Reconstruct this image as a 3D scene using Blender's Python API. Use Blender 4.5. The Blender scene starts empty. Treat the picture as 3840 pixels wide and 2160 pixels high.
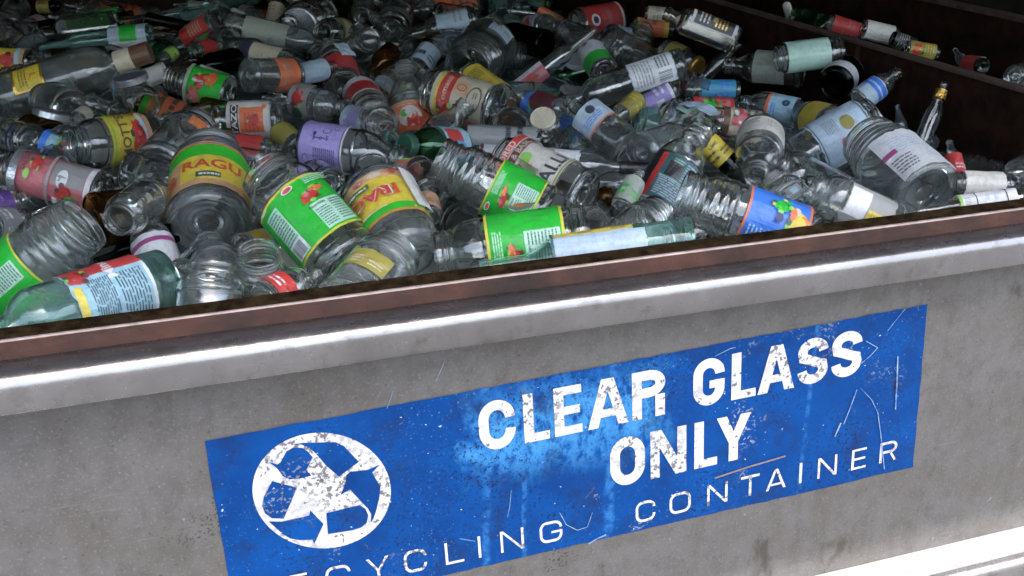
import bpy, bmesh, math, random
from mathutils import Vector, Matrix, noise
random.seed(7)
C = bpy.context.scene.collection
PI = math.pi
sc = bpy.context.scene

# ---------------------------------------------------------------- camera
R = [[9.44926636e-01, -3.27281866e-01, 4.83182557e-04],
     [-1.26319213e-01, -3.66069384e-01, -9.21974328e-01],
     [3.01922357e-01, 8.71137065e-01, -3.87250699e-01]]
F = 1108.875
CAM = Vector((0, -1.0, 1.60))
cam = bpy.data.objects.new('camera', bpy.data.cameras.new('camera')); C.objects.link(cam)
mw = Matrix.Identity(4)
for i in range(3):
    mw[i][0] = R[0][i]; mw[i][1] = -R[1][i]; mw[i][2] = -R[2][i]; mw[i][3] = CAM[i]
cam.matrix_world = mw
cam.data.sensor_width = 36; cam.data.lens = F / 1024 * 36
cam.data.clip_start = 0.02; cam.data.clip_end = 200
cam.data.dof.use_dof = False
sc.camera = cam

def ray(x, y):
    """direction (camera depth 1) through a pixel of the 3840 wide photograph"""
    u = x / 3.75 - 512; v = y / 3.75 - 288
    return Vector([(R[0][i] * u + R[1][i] * v + R[2][i] * F) / F for i in range(3)])
def on_y(x, y, Y):
    d = ray(x, y); return CAM + d * ((Y - CAM.y) / d.y)
def on_x(x, y, X):
    d = ray(x, y); return CAM + d * ((X - CAM.x) / d.x)

# ---------------------------------------------------------------- materials
def newmat(name):
    m = bpy.data.materials.new(name); m.use_nodes = True
    nt = m.node_tree
    for n in list(nt.nodes): nt.nodes.remove(n)
    out = nt.nodes.new('ShaderNodeOutputMaterial')
    return m, nt, out
class NB:
    def __init__(s, nt): s.nt = nt
    def n(s, t, **kw):
        nd = s.nt.nodes.new(t)
        for k, v in kw.items():
            if k.startswith('i_'):
                key = k[2:]; key = int(key) if key.isdigit() else key.replace('_', ' ')
                if isinstance(v, bpy.types.NodeSocket): s.nt.links.new(v, nd.inputs[key])
                else: nd.inputs[key].default_value = v
            else: setattr(nd, k, v)
        return nd
    def noise(s, scale, detail=4, rough=.55, vec=None, dist=0):
        nd = s.n('ShaderNodeTexNoise', i_Scale=scale, i_Detail=detail, i_Roughness=rough, i_Distortion=dist)
        if vec: s.nt.links.new(vec, nd.inputs['Vector'])
        return nd.outputs['Fac']
    def ramp(s, fac, a, b, ca=(0, 0, 0, 1), cb=(1, 1, 1, 1)):
        r = s.n('ShaderNodeValToRGB', i_Fac=fac)
        r.color_ramp.elements[0].position = a; r.color_ramp.elements[0].color = ca
        r.color_ramp.elements[1].position = b; r.color_ramp.elements[1].color = cb
        return r.outputs['Color']
    def mix(s, fac, a, b):
        m = s.n('ShaderNodeMix', data_type='RGBA')
        for k, v in ((0, fac), (6, a), (7, b)):
            if isinstance(v, bpy.types.NodeSocket): s.nt.links.new(v, m.inputs[k])
            else: m.inputs[k].default_value = v
        return m.outputs[2]
    def math(s, op, a, b=0.0, c=None, clamp=False):
        m = s.n('ShaderNodeMath', operation=op, use_clamp=clamp)
        for k, v in ((0, a), (1, b), (2, c)):
            if v is None: continue
            if isinstance(v, bpy.types.NodeSocket): s.nt.links.new(v, m.inputs[k])
            else: m.inputs[k].default_value = v
        return m.outputs[0]
    def obj(s): return s.n('ShaderNodeTexCoord').outputs['Object']
    def mapv(s, vec, scale):
        m = s.n('ShaderNodeMapping'); m.inputs['Scale'].default_value = scale
        s.nt.links.new(vec, m.inputs['Vector']); return m.outputs['Vector']
    def bump(s, h, st, dist=.001):
        b = s.n('ShaderNodeBump', i_Strength=st, i_Distance=dist, i_Height=h); return b.outputs['Normal']
def c4(c): return (c[0], c[1], c[2], 1)

_paper = {}
PAL = dict(white=(.72, .74, .76), cream=(.62, .56, .40), green=(.012, .48, .03), lime=(.25, .62, .06), yellow=(.78, .60, .02), red=(.60, .02, .015),
           pink=(.62, .16, .18), orange=(.78, .16, .03), peach=(.65, .36, .2), lav=(.36, .29, .66), navy=(.012, .015, .06), blue=(.01, .18, .75),
           sky=(.35, .62, .75), teal=(.02, .11, .12), mint=(.42, .66, .55), paleblue=(.46, .60, .72), grey=(.30, .31, .30), black=(.01, .01, .011),
           ink=(.03, .04, .05), silver=(.4, .42, .44), gold=(.50, .30, .06), maroon=(.14, .01, .02), magenta=(.35, .02, .2), dkgreen=(.01, .09, .05),
           palegreen=(.36, .42, .34), purple=(.09, .02, .22), brown=(.14, .06, .025), panelgreen=(.50, .78, .62), cyan=(.03, .35, .6), ivory=(.70, .68, .60), olive=(.35, .30, .04))
def paper(c):
    gm_ = lambda q: [x * .86 + .10 * (sum(q) / 3) for x in q]
    if c in _paper: return _paper[c]
    m, nt, out = newmat('label_' + c); b = NB(nt)
    col = PAL[c] if c in ('green', 'gold', 'silver', 'black', 'white') else gm_(PAL[c])
    o = b.obj()
    n1 = b.noise(30, 5, .6, o); n2 = b.noise(220, 3, .6, o)
    dirt = b.ramp(n1, .50, .82)
    pr = b.noise(130, 4, .7, b.mapv(o, (1, 1, 1.6)))
    base_ = b.mix(b.math('MULTIPLY', b.ramp(pr, .50, .57), .42), c4(col), c4([x * .55 + (.0 if sum(col) > 1 else .06) for x in col]))
    a = b.mix(b.math('MULTIPLY', dirt, .6), base_, c4([x * .40 + .04 for x in col]))
    a = b.mix(b.math('MULTIPLY', b.ramp(n2, .62, .72), .25), a, c4([x * .5 + .2 for x in col]))
    p = b.n('ShaderNodeBsdfPrincipled', i_Base_Color=a, i_Roughness=.38 if c not in ('gold', 'silver') else .3)
    p.inputs['Metallic'].default_value = .8 if c in ('gold', 'silver') else 0
    p.inputs['Specular IOR Level'].default_value = .5
    nt.links.new(b.bump(b.noise(48, 5, .6, o), .8, .003), p.inputs['Normal'])
    if c not in ('gold', 'silver', 'black'):
        ge = b.n('ShaderNodeNewGeometry'); nt.links.new(b.mix(ge.outputs['Backfacing'], a, (.82, .82, .80, 1)), p.inputs['Base Color'])
    tl = b.n('ShaderNodeBsdfTranslucent', i_Color=c4([.45 * x + .45 for x in col])); mx = b.n('ShaderNodeMixShader', i_Fac=.36 if c not in ('gold', 'silver', 'black') else 0.0)
    nt.links.new(p.outputs[0], mx.inputs[1]); nt.links.new(tl.outputs[0], mx.inputs[2])
    nt.links.new(mx.outputs[0], out.inputs[0]); _paper[c] = m; return m

_glass = {}
GL = dict(clear=((.975, .997, .985), (.20, .25, .25), .032), teal=((.80, .96, .92), (.02, .16, .14), .16), green=((.35, .62, .42), (.01, .06, .03), .04),
          amber=((.55, .34, .14), (.05, .02, .005), .03), dark=((.12, .14, .12), (.01, .015, .012), .02), dusty=((.86, .90, .89), (.2, .24, .24), .095),
          bluegrey=((.78, .88, .92), (.1, .16, .2), .10))
def glass(c):
    if c in _glass: return _glass[c]
    t, e, haze = GL[c]
    m, nt, out = newmat('glass_' + c); b = NB(nt); o = b.obj()
    nrm = b.bump(b.noise(38, 2, .5, o), .35, .003)
    rg = b.n('ShaderNodeBsdfGlass', i_IOR=1.47, i_Roughness=.0, i_Color=c4([x ** .5 for x in t])); nt.links.new(nrm, rg.inputs['Normal'])
    hc = {'dark': (.04, .045, .04, 1), 'teal': (.36, .62, .56, 1), 'green': (.1, .3, .15, 1), 'amber': (.25, .13, .05, 1)}.get(c, (.58, .62, .61, 1))
    df = b.n('ShaderNodeBsdfDiffuse', i_Color=hc)
    tl = b.n('ShaderNodeBsdfTranslucent', i_Color=hc)
    dd = b.n('ShaderNodeMixShader', i_Fac=.4); nt.links.new(df.outputs[0], dd.inputs[1]); nt.links.new(tl.outputs[0], dd.inputs[2])
    hz = b.math('MULTIPLY_ADD', b.ramp(b.noise(14, 5, .65, o), .38, .75), haze * 2.6, haze * .3)
    m3 = b.n('ShaderNodeMixShader', i_Fac=b.math('MULTIPLY', hz, .8)); nt.links.new(rg.outputs[0], m3.inputs[1]); nt.links.new(dd.outputs[0], m3.inputs[2])
    nt.links.new(m3.outputs[0], out.inputs[0]); _glass[c] = m; return m

def simple(name, col, rough=.5, metal=0, var=.3, scale=20, bumpst=0, col2=None, spec=.15):
    m, nt, out = newmat(name); b = NB(nt); o = b.obj()
    n1 = b.noise(scale, 6, .62, o)
    a = b.mix(b.ramp(n1, .35, .68), c4(col), c4(col2 or [x * (1 - var) for x in col]))
    p = b.n('ShaderNodeBsdfPrincipled', i_Base_Color=a, i_Roughness=rough, i_Metallic=metal)
    p.inputs['Specular IOR Level'].default_value = spec
    if bumpst: nt.links.new(b.bump(b.noise(scale * 6, 5, .6, o), bumpst, .002), p.inputs['Normal'])
    nt.links.new(p.outputs[0], out.inputs[0]); return m

def panel_mat():
    m, nt, out = newmat('painted_steel'); b = NB(nt); o = b.obj()
    big = b.noise(2.6, 4, .55, o); mid = b.noise(12, 6, .65, o); fine = b.noise(300, 3, .6, o); streak = b.noise(11, 5, .6, b.mapv(o, (3.2, 1, .3)))
    a = b.mix(b.ramp(big, .3, .7), (0.0820, 0.0795, 0.0804, 1), (0.0968, 0.0918, 0.0886, 1))
    a = b.mix(b.math('MULTIPLY', b.ramp(mid, .45, .68), .60), a, (0.0640, 0.0541, 0.0459, 1))
    a = b.mix(b.math('MULTIPLY', b.ramp(b.noise(40, 6, .7, o), .46, .62), .42), a, (0.0492, 0.0459, 0.0435, 1))
    a = b.mix(b.math('MULTIPLY', b.ramp(streak, .52, .68), .35), a, (0.0574, 0.0508, 0.0410, 1))
    a = b.mix(b.math('MULTIPLY', b.ramp(fine, .57, .66), .50), a, (0.1435, 0.1435, 0.1460, 1))
    a = b.mix(b.math('MULTIPLY', b.ramp(b.noise(190, 3, .6, o), .31, .38, (1, 1, 1, 1), (0, 0, 0, 1)), .6), a, (0.0328, 0.0287, 0.0262, 1))
    a = b.mix(b.math('MULTIPLY', b.ramp(b.noise(70, 2, .5, o), .73, .76), .6), a, (0.1968, 0.1968, 0.1968, 1))
    blot = b.ramp(b.noise(9.3, 5, .65, b.mapv(o, (1.3, 1, .8))), .61, .68)
    a = b.mix(b.math('MULTIPLY', blot, .65), a, (0.0295, 0.0254, 0.0197, 1))
    cl = b.ramp(b.noise(9, 3, .5, o), .58, .66); pit = b.ramp(b.noise(300, 2, .5, o), .54, .61)
    a = b.mix(b.math('MULTIPLY', b.math('MULTIPLY', cl, pit), .85), a, (0.0164, 0.0139, 0.0115, 1))
    # long fine scrapes from loading
    sc_ = b.ramp(b.noise(50, 2, .5, b.mapv(o, (.10, 1, 3.2))), .68, .72)
    a = b.mix(b.math('MULTIPLY', b.math('MULTIPLY', sc_, b.ramp(b.noise(6, 2, .5, o), .52, .6)), .5), a, (0.1640, 0.1640, 0.1640, 1))
    p = b.n('ShaderNodeBsdfPrincipled', i_Base_Color=a, i_Roughness=.48, i_Metallic=.25, i_Specular_IOR_Level=.3)
    nt.links.new(b.bump(b.math('ADD', b.noise(120, 5, .6, o), b.math('MULTIPLY', b.noise(5, 2, .5, o), 2.5)), .3, .002), p.inputs['Normal'])
    nt.links.new(p.outputs[0], out.inputs[0]); return m

def rail_mat():
    m, nt, out = newmat('stainless_steel'); b = NB(nt); o = b.obj()
    n1 = b.noise(9, 5, .6, o); fine = b.noise(120, 4, .6, b.mapv(o, (.6, 1, 1.2))); dots = b.noise(230, 2, .5, o)
    br = b.noise(60, 3, .6, b.mapv(o, (.03, 1, 6)))
    a = b.mix(b.ramp(n1, .35, .7), (0.2080, 0.2064, 0.2176, 1), (0.1440, 0.1400, 0.1456, 1))
    a = b.mix(b.math('MULTIPLY', b.ramp(dots, .76, .79), .5), a, (0.4800, 0.4800, 0.4640, 1))
    a = b.mix(b.math('MULTIPLY', b.ramp(b.noise(42, 6, .7, o), .54, .70), .6), a, (0.0800, 0.0680, 0.0560, 1))
    a = b.mix(b.math('MULTIPLY', b.ramp(b.noise(300, 2, .5, b.mapv(o, (.5, 1, 1))), .74, .77), .6), a, (0.3200, 0.3200, 0.3040, 1))
    rr = b.math('MULTIPLY_ADD', fine, .20, .15)
    p = b.n('ShaderNodeBsdfPrincipled', i_Base_Color=a, i_Roughness=rr, i_Metallic=.85)
    h = b.math('ADD', b.math('MULTIPLY', br, .3), b.math('MULTIPLY', b.noise(70, 4, .6, o), .9))
    nt.links.new(b.bump(h, .28, .0012), p.inputs['Normal'])
    nt.links.new(p.outputs[0], out.inputs[0]); return m

def sign_mat():
    m, nt, out = newmat('blue_sticker_vinyl'); b = NB(nt); o = b.obj()
    sep = b.n('ShaderNodeSeparateXYZ', i_Vector=o); X = sep.outputs[0]; Z = sep.outputs[2]
    a = b.mix(b.ramp(b.noise(14, 5, .6, o), .3, .7), (0.0002, 0.0208, 0.1000, 1), (0.0003, 0.0400, 0.1720, 1))
    # faded light blue area under the words with runs below it
    wob = b.math('MULTIPLY_ADD', b.noise(18, 5, .65, o), .16, -.08)
    cx = b.math('ADD', X, wob)
    def band(v, lo, hi, s):
        mr = b.n('ShaderNodeMapRange', i_1=lo, i_2=lo + s); nt.links.new(v, mr.inputs[0])
        m2 = b.n('ShaderNodeMapRange', i_1=hi - s, i_2=hi, i_3=1.0, i_4=0.0); nt.links.new(v, m2.inputs[0])
        return b.math('MULTIPLY', mr.outputs[0], m2.outputs[0])
    zone = b.math('MULTIPLY', band(cx, FADE[0], FADE[1], .03), band(b.math('ADD', Z, b.math('MULTIPLY', wob, .35)), FADE[2], FADE[3], .05))
    pat = b.ramp(b.noise(60, 7, .75, b.mapv(o, (1, 1, .6))), .40, .52)
    a = b.mix(b.math('MULTIPLY', b.math('MULTIPLY', zone, pat), .85), a, (0.0320, 0.1600, 0.3520, 1))
    for sx, w in STREAKS:
        st = b.math('MULTIPLY', band(b.math('ADD', X, b.math('MULTIPLY', wob, .05)), sx - w, sx + w, w * .6), b.ramp(b.noise(50, 5, .7, o), .42, .6))
        a = b.mix(b.math('MULTIPLY', st, .8), a, (0.0176, 0.1040, 0.2720, 1))
    # chips, grime and scratches
    a = b.mix(b.math('MULTIPLY', b.ramp(b.noise(17, 6, .68, o), .52, .66), .85), a, (0.0048, 0.0176, 0.0680, 1))
    cl = b.ramp(b.noise(13, 3, .5, o), .60, .66); pit = b.ramp(b.noise(260, 2, .5, o), .56, .62)
    a = b.mix(b.math('MULTIPLY', b.math('MULTIPLY', cl, pit), .7), a, (0.1760, 0.2000, 0.2400, 1))
    a = b.mix(b.math('MULTIPLY', b.ramp(b.noise(190, 2, .5, o), .74, .76), .8), a, (0.2800, 0.3600, 0.4800, 1))
    a = b.mix(b.math('MULTIPLY', b.math('MULTIPLY', b.ramp(b.noise(7, 4, .6, o), .42, .6), b.ramp(b.noise(260, 3, .6, o), .56, .61)), .8), a, (0.0048, 0.0096, 0.0280, 1))
    a = b.mix(b.math('MULTIPLY', b.math('MULTIPLY', b.ramp(b.noise(5, 4, .6, o), .45, .6), b.ramp(b.noise(330, 3, .6, o), .64, .68)), .6), a, (0.0800, 0.1760, 0.3200, 1))
    p = b.n('ShaderNodeBsdfPrincipled', i_Base_Color=a, i_Roughness=.6, i_Specular_IOR_Level=.1)
    nt.links.new(b.bump(b.noise(90, 5, .6, o), .25, .001), p.inputs['Normal'])
    nt.links.new(p.outputs[0], out.inputs[0]); return m

def letter_mat(heavy, name):
    m, nt, out = newmat(name); b = NB(nt); o = b.obj()
    a = b.mix(b.ramp(b.noise(30, 4, .6, o), .4, .8), (0.3784, 0.3784, 0.3913, 1), (0.2580, 0.2580, 0.2666, 1))
    cl = b.ramp(b.noise(12, 3, .5, o), .40 if heavy else .47, .58)
    pit = b.ramp(b.noise(185, 3, .6, o), .52, .57)
    a = b.mix(b.math('MULTIPLY', b.math('MULTIPLY', cl, pit), .9), a, (0.0516, 0.0473, 0.0516, 1))
    a = b.mix(b.math('MULTIPLY', b.ramp(b.noise(140, 2, .5, o), .66, .69), .9), a, (0.0430, 0.0430, 0.0516, 1))
    a = b.mix(b.math('MULTIPLY', b.ramp(b.noise(20, 4, .6, o), .66, .8), .6), a, (0.2150, 0.1892, 0.1720, 1))
    p = b.n('ShaderNodeBsdfPrincipled', i_Base_Color=a, i_Roughness=.5)
    nt.links.new(p.outputs[0], out.inputs[0]); return m

# ---------------------------------------------------------------- mesh helpers
def linkmesh(name, verts, faces, mats, parent=None, fm=None, smooth=False):
    me = bpy.data.meshes.new(name); me.from_pydata([tuple(v) for v in verts], [], faces)
    for m in (mats if isinstance(mats, (list, tuple)) else [mats]): me.materials.append(m)
    if fm: me.polygons.foreach_set('material_index', fm)
    if smooth: me.polygons.foreach_set('use_smooth', [True] * len(me.polygons))
    me.update()
    o = bpy.data.objects.new(name, me); C.objects.link(o)
    if parent: o.parent = parent
    return o
def box(name, x0, x1, y0, y1, z0, z1, mat, parent=None, bev=0):
    bm = bmesh.new(); bmesh.ops.create_cube(bm, size=1)
    for v in bm.verts:
        v.co = Vector((x0 + (v.co.x + .5) * (x1 - x0), y0 + (v.co.y + .5) * (y1 - y0), z0 + (v.co.z + .5) * (z1 - z0)))
    if bev: bmesh.ops.bevel(bm, geom=list(bm.edges), offset=bev, segments=2, profile=.6, affect='EDGES')
    me = bpy.data.meshes.new(name); bm.to_mesh(me); bm.free(); me.materials.append(mat)
    o = bpy.data.objects.new(name, me); C.objects.link(o)
    if parent: o.parent = parent
    return o
def extrude_x(name, prof, x0, x1, mat, parent, wob=0, step=.04, smooth=True):
    """long profile (list of y,z) along X with slight dents"""
    n = max(1, int((x1 - x0) / step)); vs = []; fs = []; k = len(prof)
    for i in range(n + 1):
        x = x0 + (x1 - x0) * i / n
        for j, (y, z) in enumerate(prof):
            d = wob * noise.noise(Vector((x * 3, j * .15, 1.7))) + wob * .5 * noise.noise(Vector((x * 14, j * .3, 5)))
            vs.append((x, y + d, z + d * .6))
    for i in range(n):
        for j in range(k):
            a = i * k + j; b_ = i * k + (j + 1) % k
            fs.append((a, a + k, b_ + k, b_))
    fs.append(tuple(range(k))); fs.append(tuple(range(n * k + k - 1, n * k - 1, -1)))
    o = linkmesh(name, vs, fs, mat, parent, smooth=smooth)
    return o
def empty(name, loc=(0, 0, 0)):
    o = bpy.data.objects.new(name, None); C.objects.link(o); o.location = loc; o.empty_display_size = .05; return o
def tag(o, label, cat, group=None, kind=None):
    if label: o['label'] = label
    if cat: o['category'] = cat
    if group: o['group'] = group
    if kind: o['kind'] = kind

_tcache = {}
def text2d(s, bold=0.0):
    """flat text mesh, x centred, height scaled to 1 from the baseline"""
    key = (s, bold)
    if key in _tcache: return _tcache[key]
    cu = bpy.data.curves.new('t', 'FONT'); cu.body = s; cu.size = 1; cu.offset = bold; cu.resolution_u = 3; cu.fill_mode = 'FRONT'
    ob = bpy.data.objects.new('t', cu); C.objects.link(ob)
    dg = bpy.context.evaluated_depsgraph_get(); dg.update()
    me = bpy.data.meshes.new_from_object(ob.evaluated_get(dg))
    vs = [v.co.copy() for v in me.vertices]; fs = [tuple(p.vertices) for p in me.polygons]
    bpy.data.objects.remove(ob); bpy.data.curves.remove(cu); bpy.data.meshes.remove(me)
    x0 = min(v.x for v in vs); x1 = max(v.x for v in vs); y0 = min(v.y for v in vs); y1 = max(v.y for v in vs)
    h = y1 - y0; w = (x1 - x0) / h
    vs = [((v.x - x0) / h - w / 2, (v.y - y0) / h) for v in vs]
    _tcache[key] = (vs, fs, w); return _tcache[key]

# ---------------------------------------------------------------- container
LIPZ = 1.60 - .4135
Z0 = CAM.z
P = lambda zrel: Z0 + zrel
rust = simple('rusty_brown_steel', (.10, .052, .042), .62, .0, .5, 14, .5, (.045, .028, .024))
rustlip = simple('rusty_lip_paint', (.062, .029, .021), .65, .0, .4, 15, .9, (.022, .016, .015))
grime_and_shade = simple('black_grime_and_shade', (.006, .0035, .0025), .9, 0, .5, 75, 1.0, (.038, .025, .012), .02)  # dirt on the lip top; also colours the shade strip under the rail
rim_wear = simple('worn_edge', (.30, .24, .22), .5, .2, .4, 60, .3)
darkin = simple('dark_inner_steel', (.022, .014, .011), .85, 0, .5, 12, .8, (.010, .007, .006), .04)
steel = rail_mat(); pan = panel_mat()
box_root = empty('recycling_container', (0, 0, 0))
tag(box_root, 'grey steel recycling container with a blue CLEAR GLASS ONLY sign, full of jars and bottles', 'container')
XL, XR, XP = -1.6, 2.02, 1.405
front = box('front_panel', XL, XR, 0.0, .012, .10, P(-.46), pan, box_root)
# upper stainless rail: rounded top corner
def rail_prof(yf, yb, zt, zb, r=.012):
    pr = [(yb, zb), (yf + .004, zb), (yf + .001, zb + .002), (yf, zb + .006)]
    for k in range(9):
        a = PI + (PI / 2) * (-k / 8)
        pr.append((yf + r + math.cos(a) * r, zt - r + math.sin(a) * r))
    pr.append((yb, zt + .001))
    return pr
YF = -.052
zb = (on_y(0, 1574, YF).z + on_y(3840, 995, YF).z) / 2
zh = (on_y(0, 1428, YF + .005).z + on_y(3840, 879, YF + .005).z) / 2
zt = zh + .004
prof_r = rail_prof(YF, .0, zt, zb, .0155)
extrude_x('upper_rail', prof_r, XL, XR, steel, box_root, .0006)
box('rail_shade_strip', XL, XR, -.0025, -.0006, zb - .0035, zb - .0003, grime_and_shade, box_root)  # thin dark strip standing in for the shadow line under the rail
# brown lip: its front face stands where the photo shows the rail end
def y_at(px, py, z):
    d = ray(px, py); return (CAM + d * ((z - CAM.z) / d.z)).y
yb = (y_at(0, 1355, zt) + y_at(3840, 836, zt)) / 2
zl = (on_y(0, 1276, yb).z + on_y(3840, 788, yb).z) / 2
yi = (y_at(0, 1218, zl) + y_at(3840, 748, zl)) / 2
print('rail', zb, zt, 'lip', yb, zl, yi)
extrude_x('brown_lip', [(yb, zt - .012), (yb, zl - .002), (yb + .0025, zl - .0005), (yb + .0025, zt - .012)], XL, XR, [rustlip], box_root, .0005, smooth=False)
extrude_x('lip_edge', [(yb + .001, zl - .0012), (yb + .0016, zl + .0004), (yb + .004, zl + .0006), (yb + .004, zl - .0012)], XL, XR, [rim_wear], box_root, .0004, smooth=False)
extrude_x('lip_top', [(yb + .0042, zl - .012), (yb + .0042, zl - .0004), (yi - .002, zl), (yi, zl - .003), (yi, zl - .05), (yi - .008, zl - .05), (yi - .008, zl - .012)], XL, XR, [grime_and_shade], box_root, .0008, smooth=False)
box('inner_front_wall', XL, XR, .014, .018, .12, zl - .055, darkin, box_root)
# lower rail in the sun
YF2 = -.052
zs2 = (on_y(3840, 1966, 0).z + on_y(3200, 2138, 0).z) / 2
YF2 = y_at(3840, 2090, zs2) - .004
print('lower rail', zs2, YF2)
extrude_x('lower_ledge', [(YF2 + .013, zs2 - .002), (YF2 + .013, zs2 + .0012), (-.0008, zs2 + .0022), (-.0008, zs2 - .002)], XL, XR, simple('dusty_ledge_paint', (.115, .117, .120), .6, 0, .3, 60, .5, (.085, .085, .086)), box_root, .0004, smooth=False)
extrude_x('lower_rail', rail_prof(YF2, -.001, zs2, zs2 - .075, .014), XL, XR, steel, box_root, .0006)
# container floor, ends, partition and far side wall
box('container_floor', XL, XR, .02, 3.4, .10, .12, darkin, box_root)
box('back_wall', XL, XR, 3.38, 3.42, .12, P(-.40), darkin, box_root)
box('end_wall', XL, XL + .03, .02, 3.38, .12, zl - .01, darkin, box_root)
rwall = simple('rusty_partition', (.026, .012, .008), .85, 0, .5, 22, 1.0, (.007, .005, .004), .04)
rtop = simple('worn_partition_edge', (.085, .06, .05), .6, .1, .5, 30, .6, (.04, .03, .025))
zp_top = (on_x(3840, 345, XP).z + on_x(2965, 80, XP).z) / 2
XB = 1.93
zb_top = on_x(3840, 67, XB).z
print('partition top', zp_top, 'far top', zb_top, 'lip', zl)
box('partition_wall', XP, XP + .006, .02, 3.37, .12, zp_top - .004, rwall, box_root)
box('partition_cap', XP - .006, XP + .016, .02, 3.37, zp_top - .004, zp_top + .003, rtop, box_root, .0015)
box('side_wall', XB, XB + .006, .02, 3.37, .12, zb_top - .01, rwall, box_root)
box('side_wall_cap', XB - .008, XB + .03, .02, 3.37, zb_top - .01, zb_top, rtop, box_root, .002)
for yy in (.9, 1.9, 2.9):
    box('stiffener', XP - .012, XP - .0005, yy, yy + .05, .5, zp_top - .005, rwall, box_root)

# ---------------------------------------------------------------- sign
SIGNQ = [(768, 1655), (3478, 1141), (3424, 1752), (888, 2337)]
YS = -.0012
q3 = [on_y(x, y, YS) for x, y in SIGNQ]
fx0 = on_y(1700 + 30, 1700, YS).x; fx1 = on_y(1700 + 830, 1600, YS).x
FADE = (fx0, fx1, on_y(2100, 1800, YS).z, on_y(2100, 1380, YS).z)
STREAKS = [(on_y(1700 + 150 * .8307, 1000 + 1150 * .8307, YS).x, .006), (on_y(1700 + 705 * .8307, 1000 + 1050 * .8307, YS).x, .008), (on_y(1700 + 320 * .8307, 1950, YS).x, .004), (on_y(3010, 1700, YS).x, .004)]
smat = sign_mat()
vs = []; fs = []; NX, NZ = 60, 16
for j in range(NZ + 1):
    for i in range(NX + 1):
        u = i / NX; v = j / NZ
        p = (q3[0] * (1 - u) + q3[1] * u) * (1 - v) + (q3[3] * (1 - u) + q3[2] * u) * v
        e = 0
        if i in (0, NX) or j in (0, NZ): e = .0012 * noise.noise(p * 60)
        vs.append((p.x + e, YS, p.z + e))
for j in range(NZ):
    for i in range(NX):
        a = j * (NX + 1) + i; fs.append((a, a + NX + 1, a + NX + 2, a + 1))
sign = linkmesh('sign', vs, fs, smat, box_root)
YL = YS - .0006
wl = letter_mat(False, 'white_lettering'); wh = letter_mat(True, 'worn_white_print')
def r2(x, y): return (1700 + x * .8307, 1000 + y * .8307)
def strip(pts, hw):
    """quads along a centre line with mitred joins"""
    pts = [p for i, p in enumerate(pts) if i == 0 or (Vector(p) - Vector(pts[i - 1])).length > 1e-4]
    out = []; n = len(pts); L_ = []; R_ = []
    for i, p in enumerate(pts):
        p = Vector(p); a = Vector(pts[i - 1]) if i else None; b_ = Vector(pts[i + 1]) if i < n - 1 else None
        d1 = (p - a).normalized() if a else (b_ - p).normalized(); d2 = (b_ - p).normalized() if b_ else d1
        n1 = Vector((-d1.y, d1.x)); n2 = Vector((-d2.y, d2.x)); m = (n1 + n2)
        m = m.normalized() if m.length > 1e-6 else n1
        k = hw / max(.35, m.dot(n1)); L_.append(p + m * k); R_.append(p - m * k)
    return [[L_[i], R_[i], R_[i + 1], L_[i + 1]] for i in range(n - 1)]
def arc(cx, cy, rx, ry, a0, a1, n=12):
    return [(cx + rx * math.cos(math.radians(a0 + (a1 - a0) * k / n)), cy + ry * math.sin(math.radians(a0 + (a1 - a0) * k / n))) for k in range(n + 1)]
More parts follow.
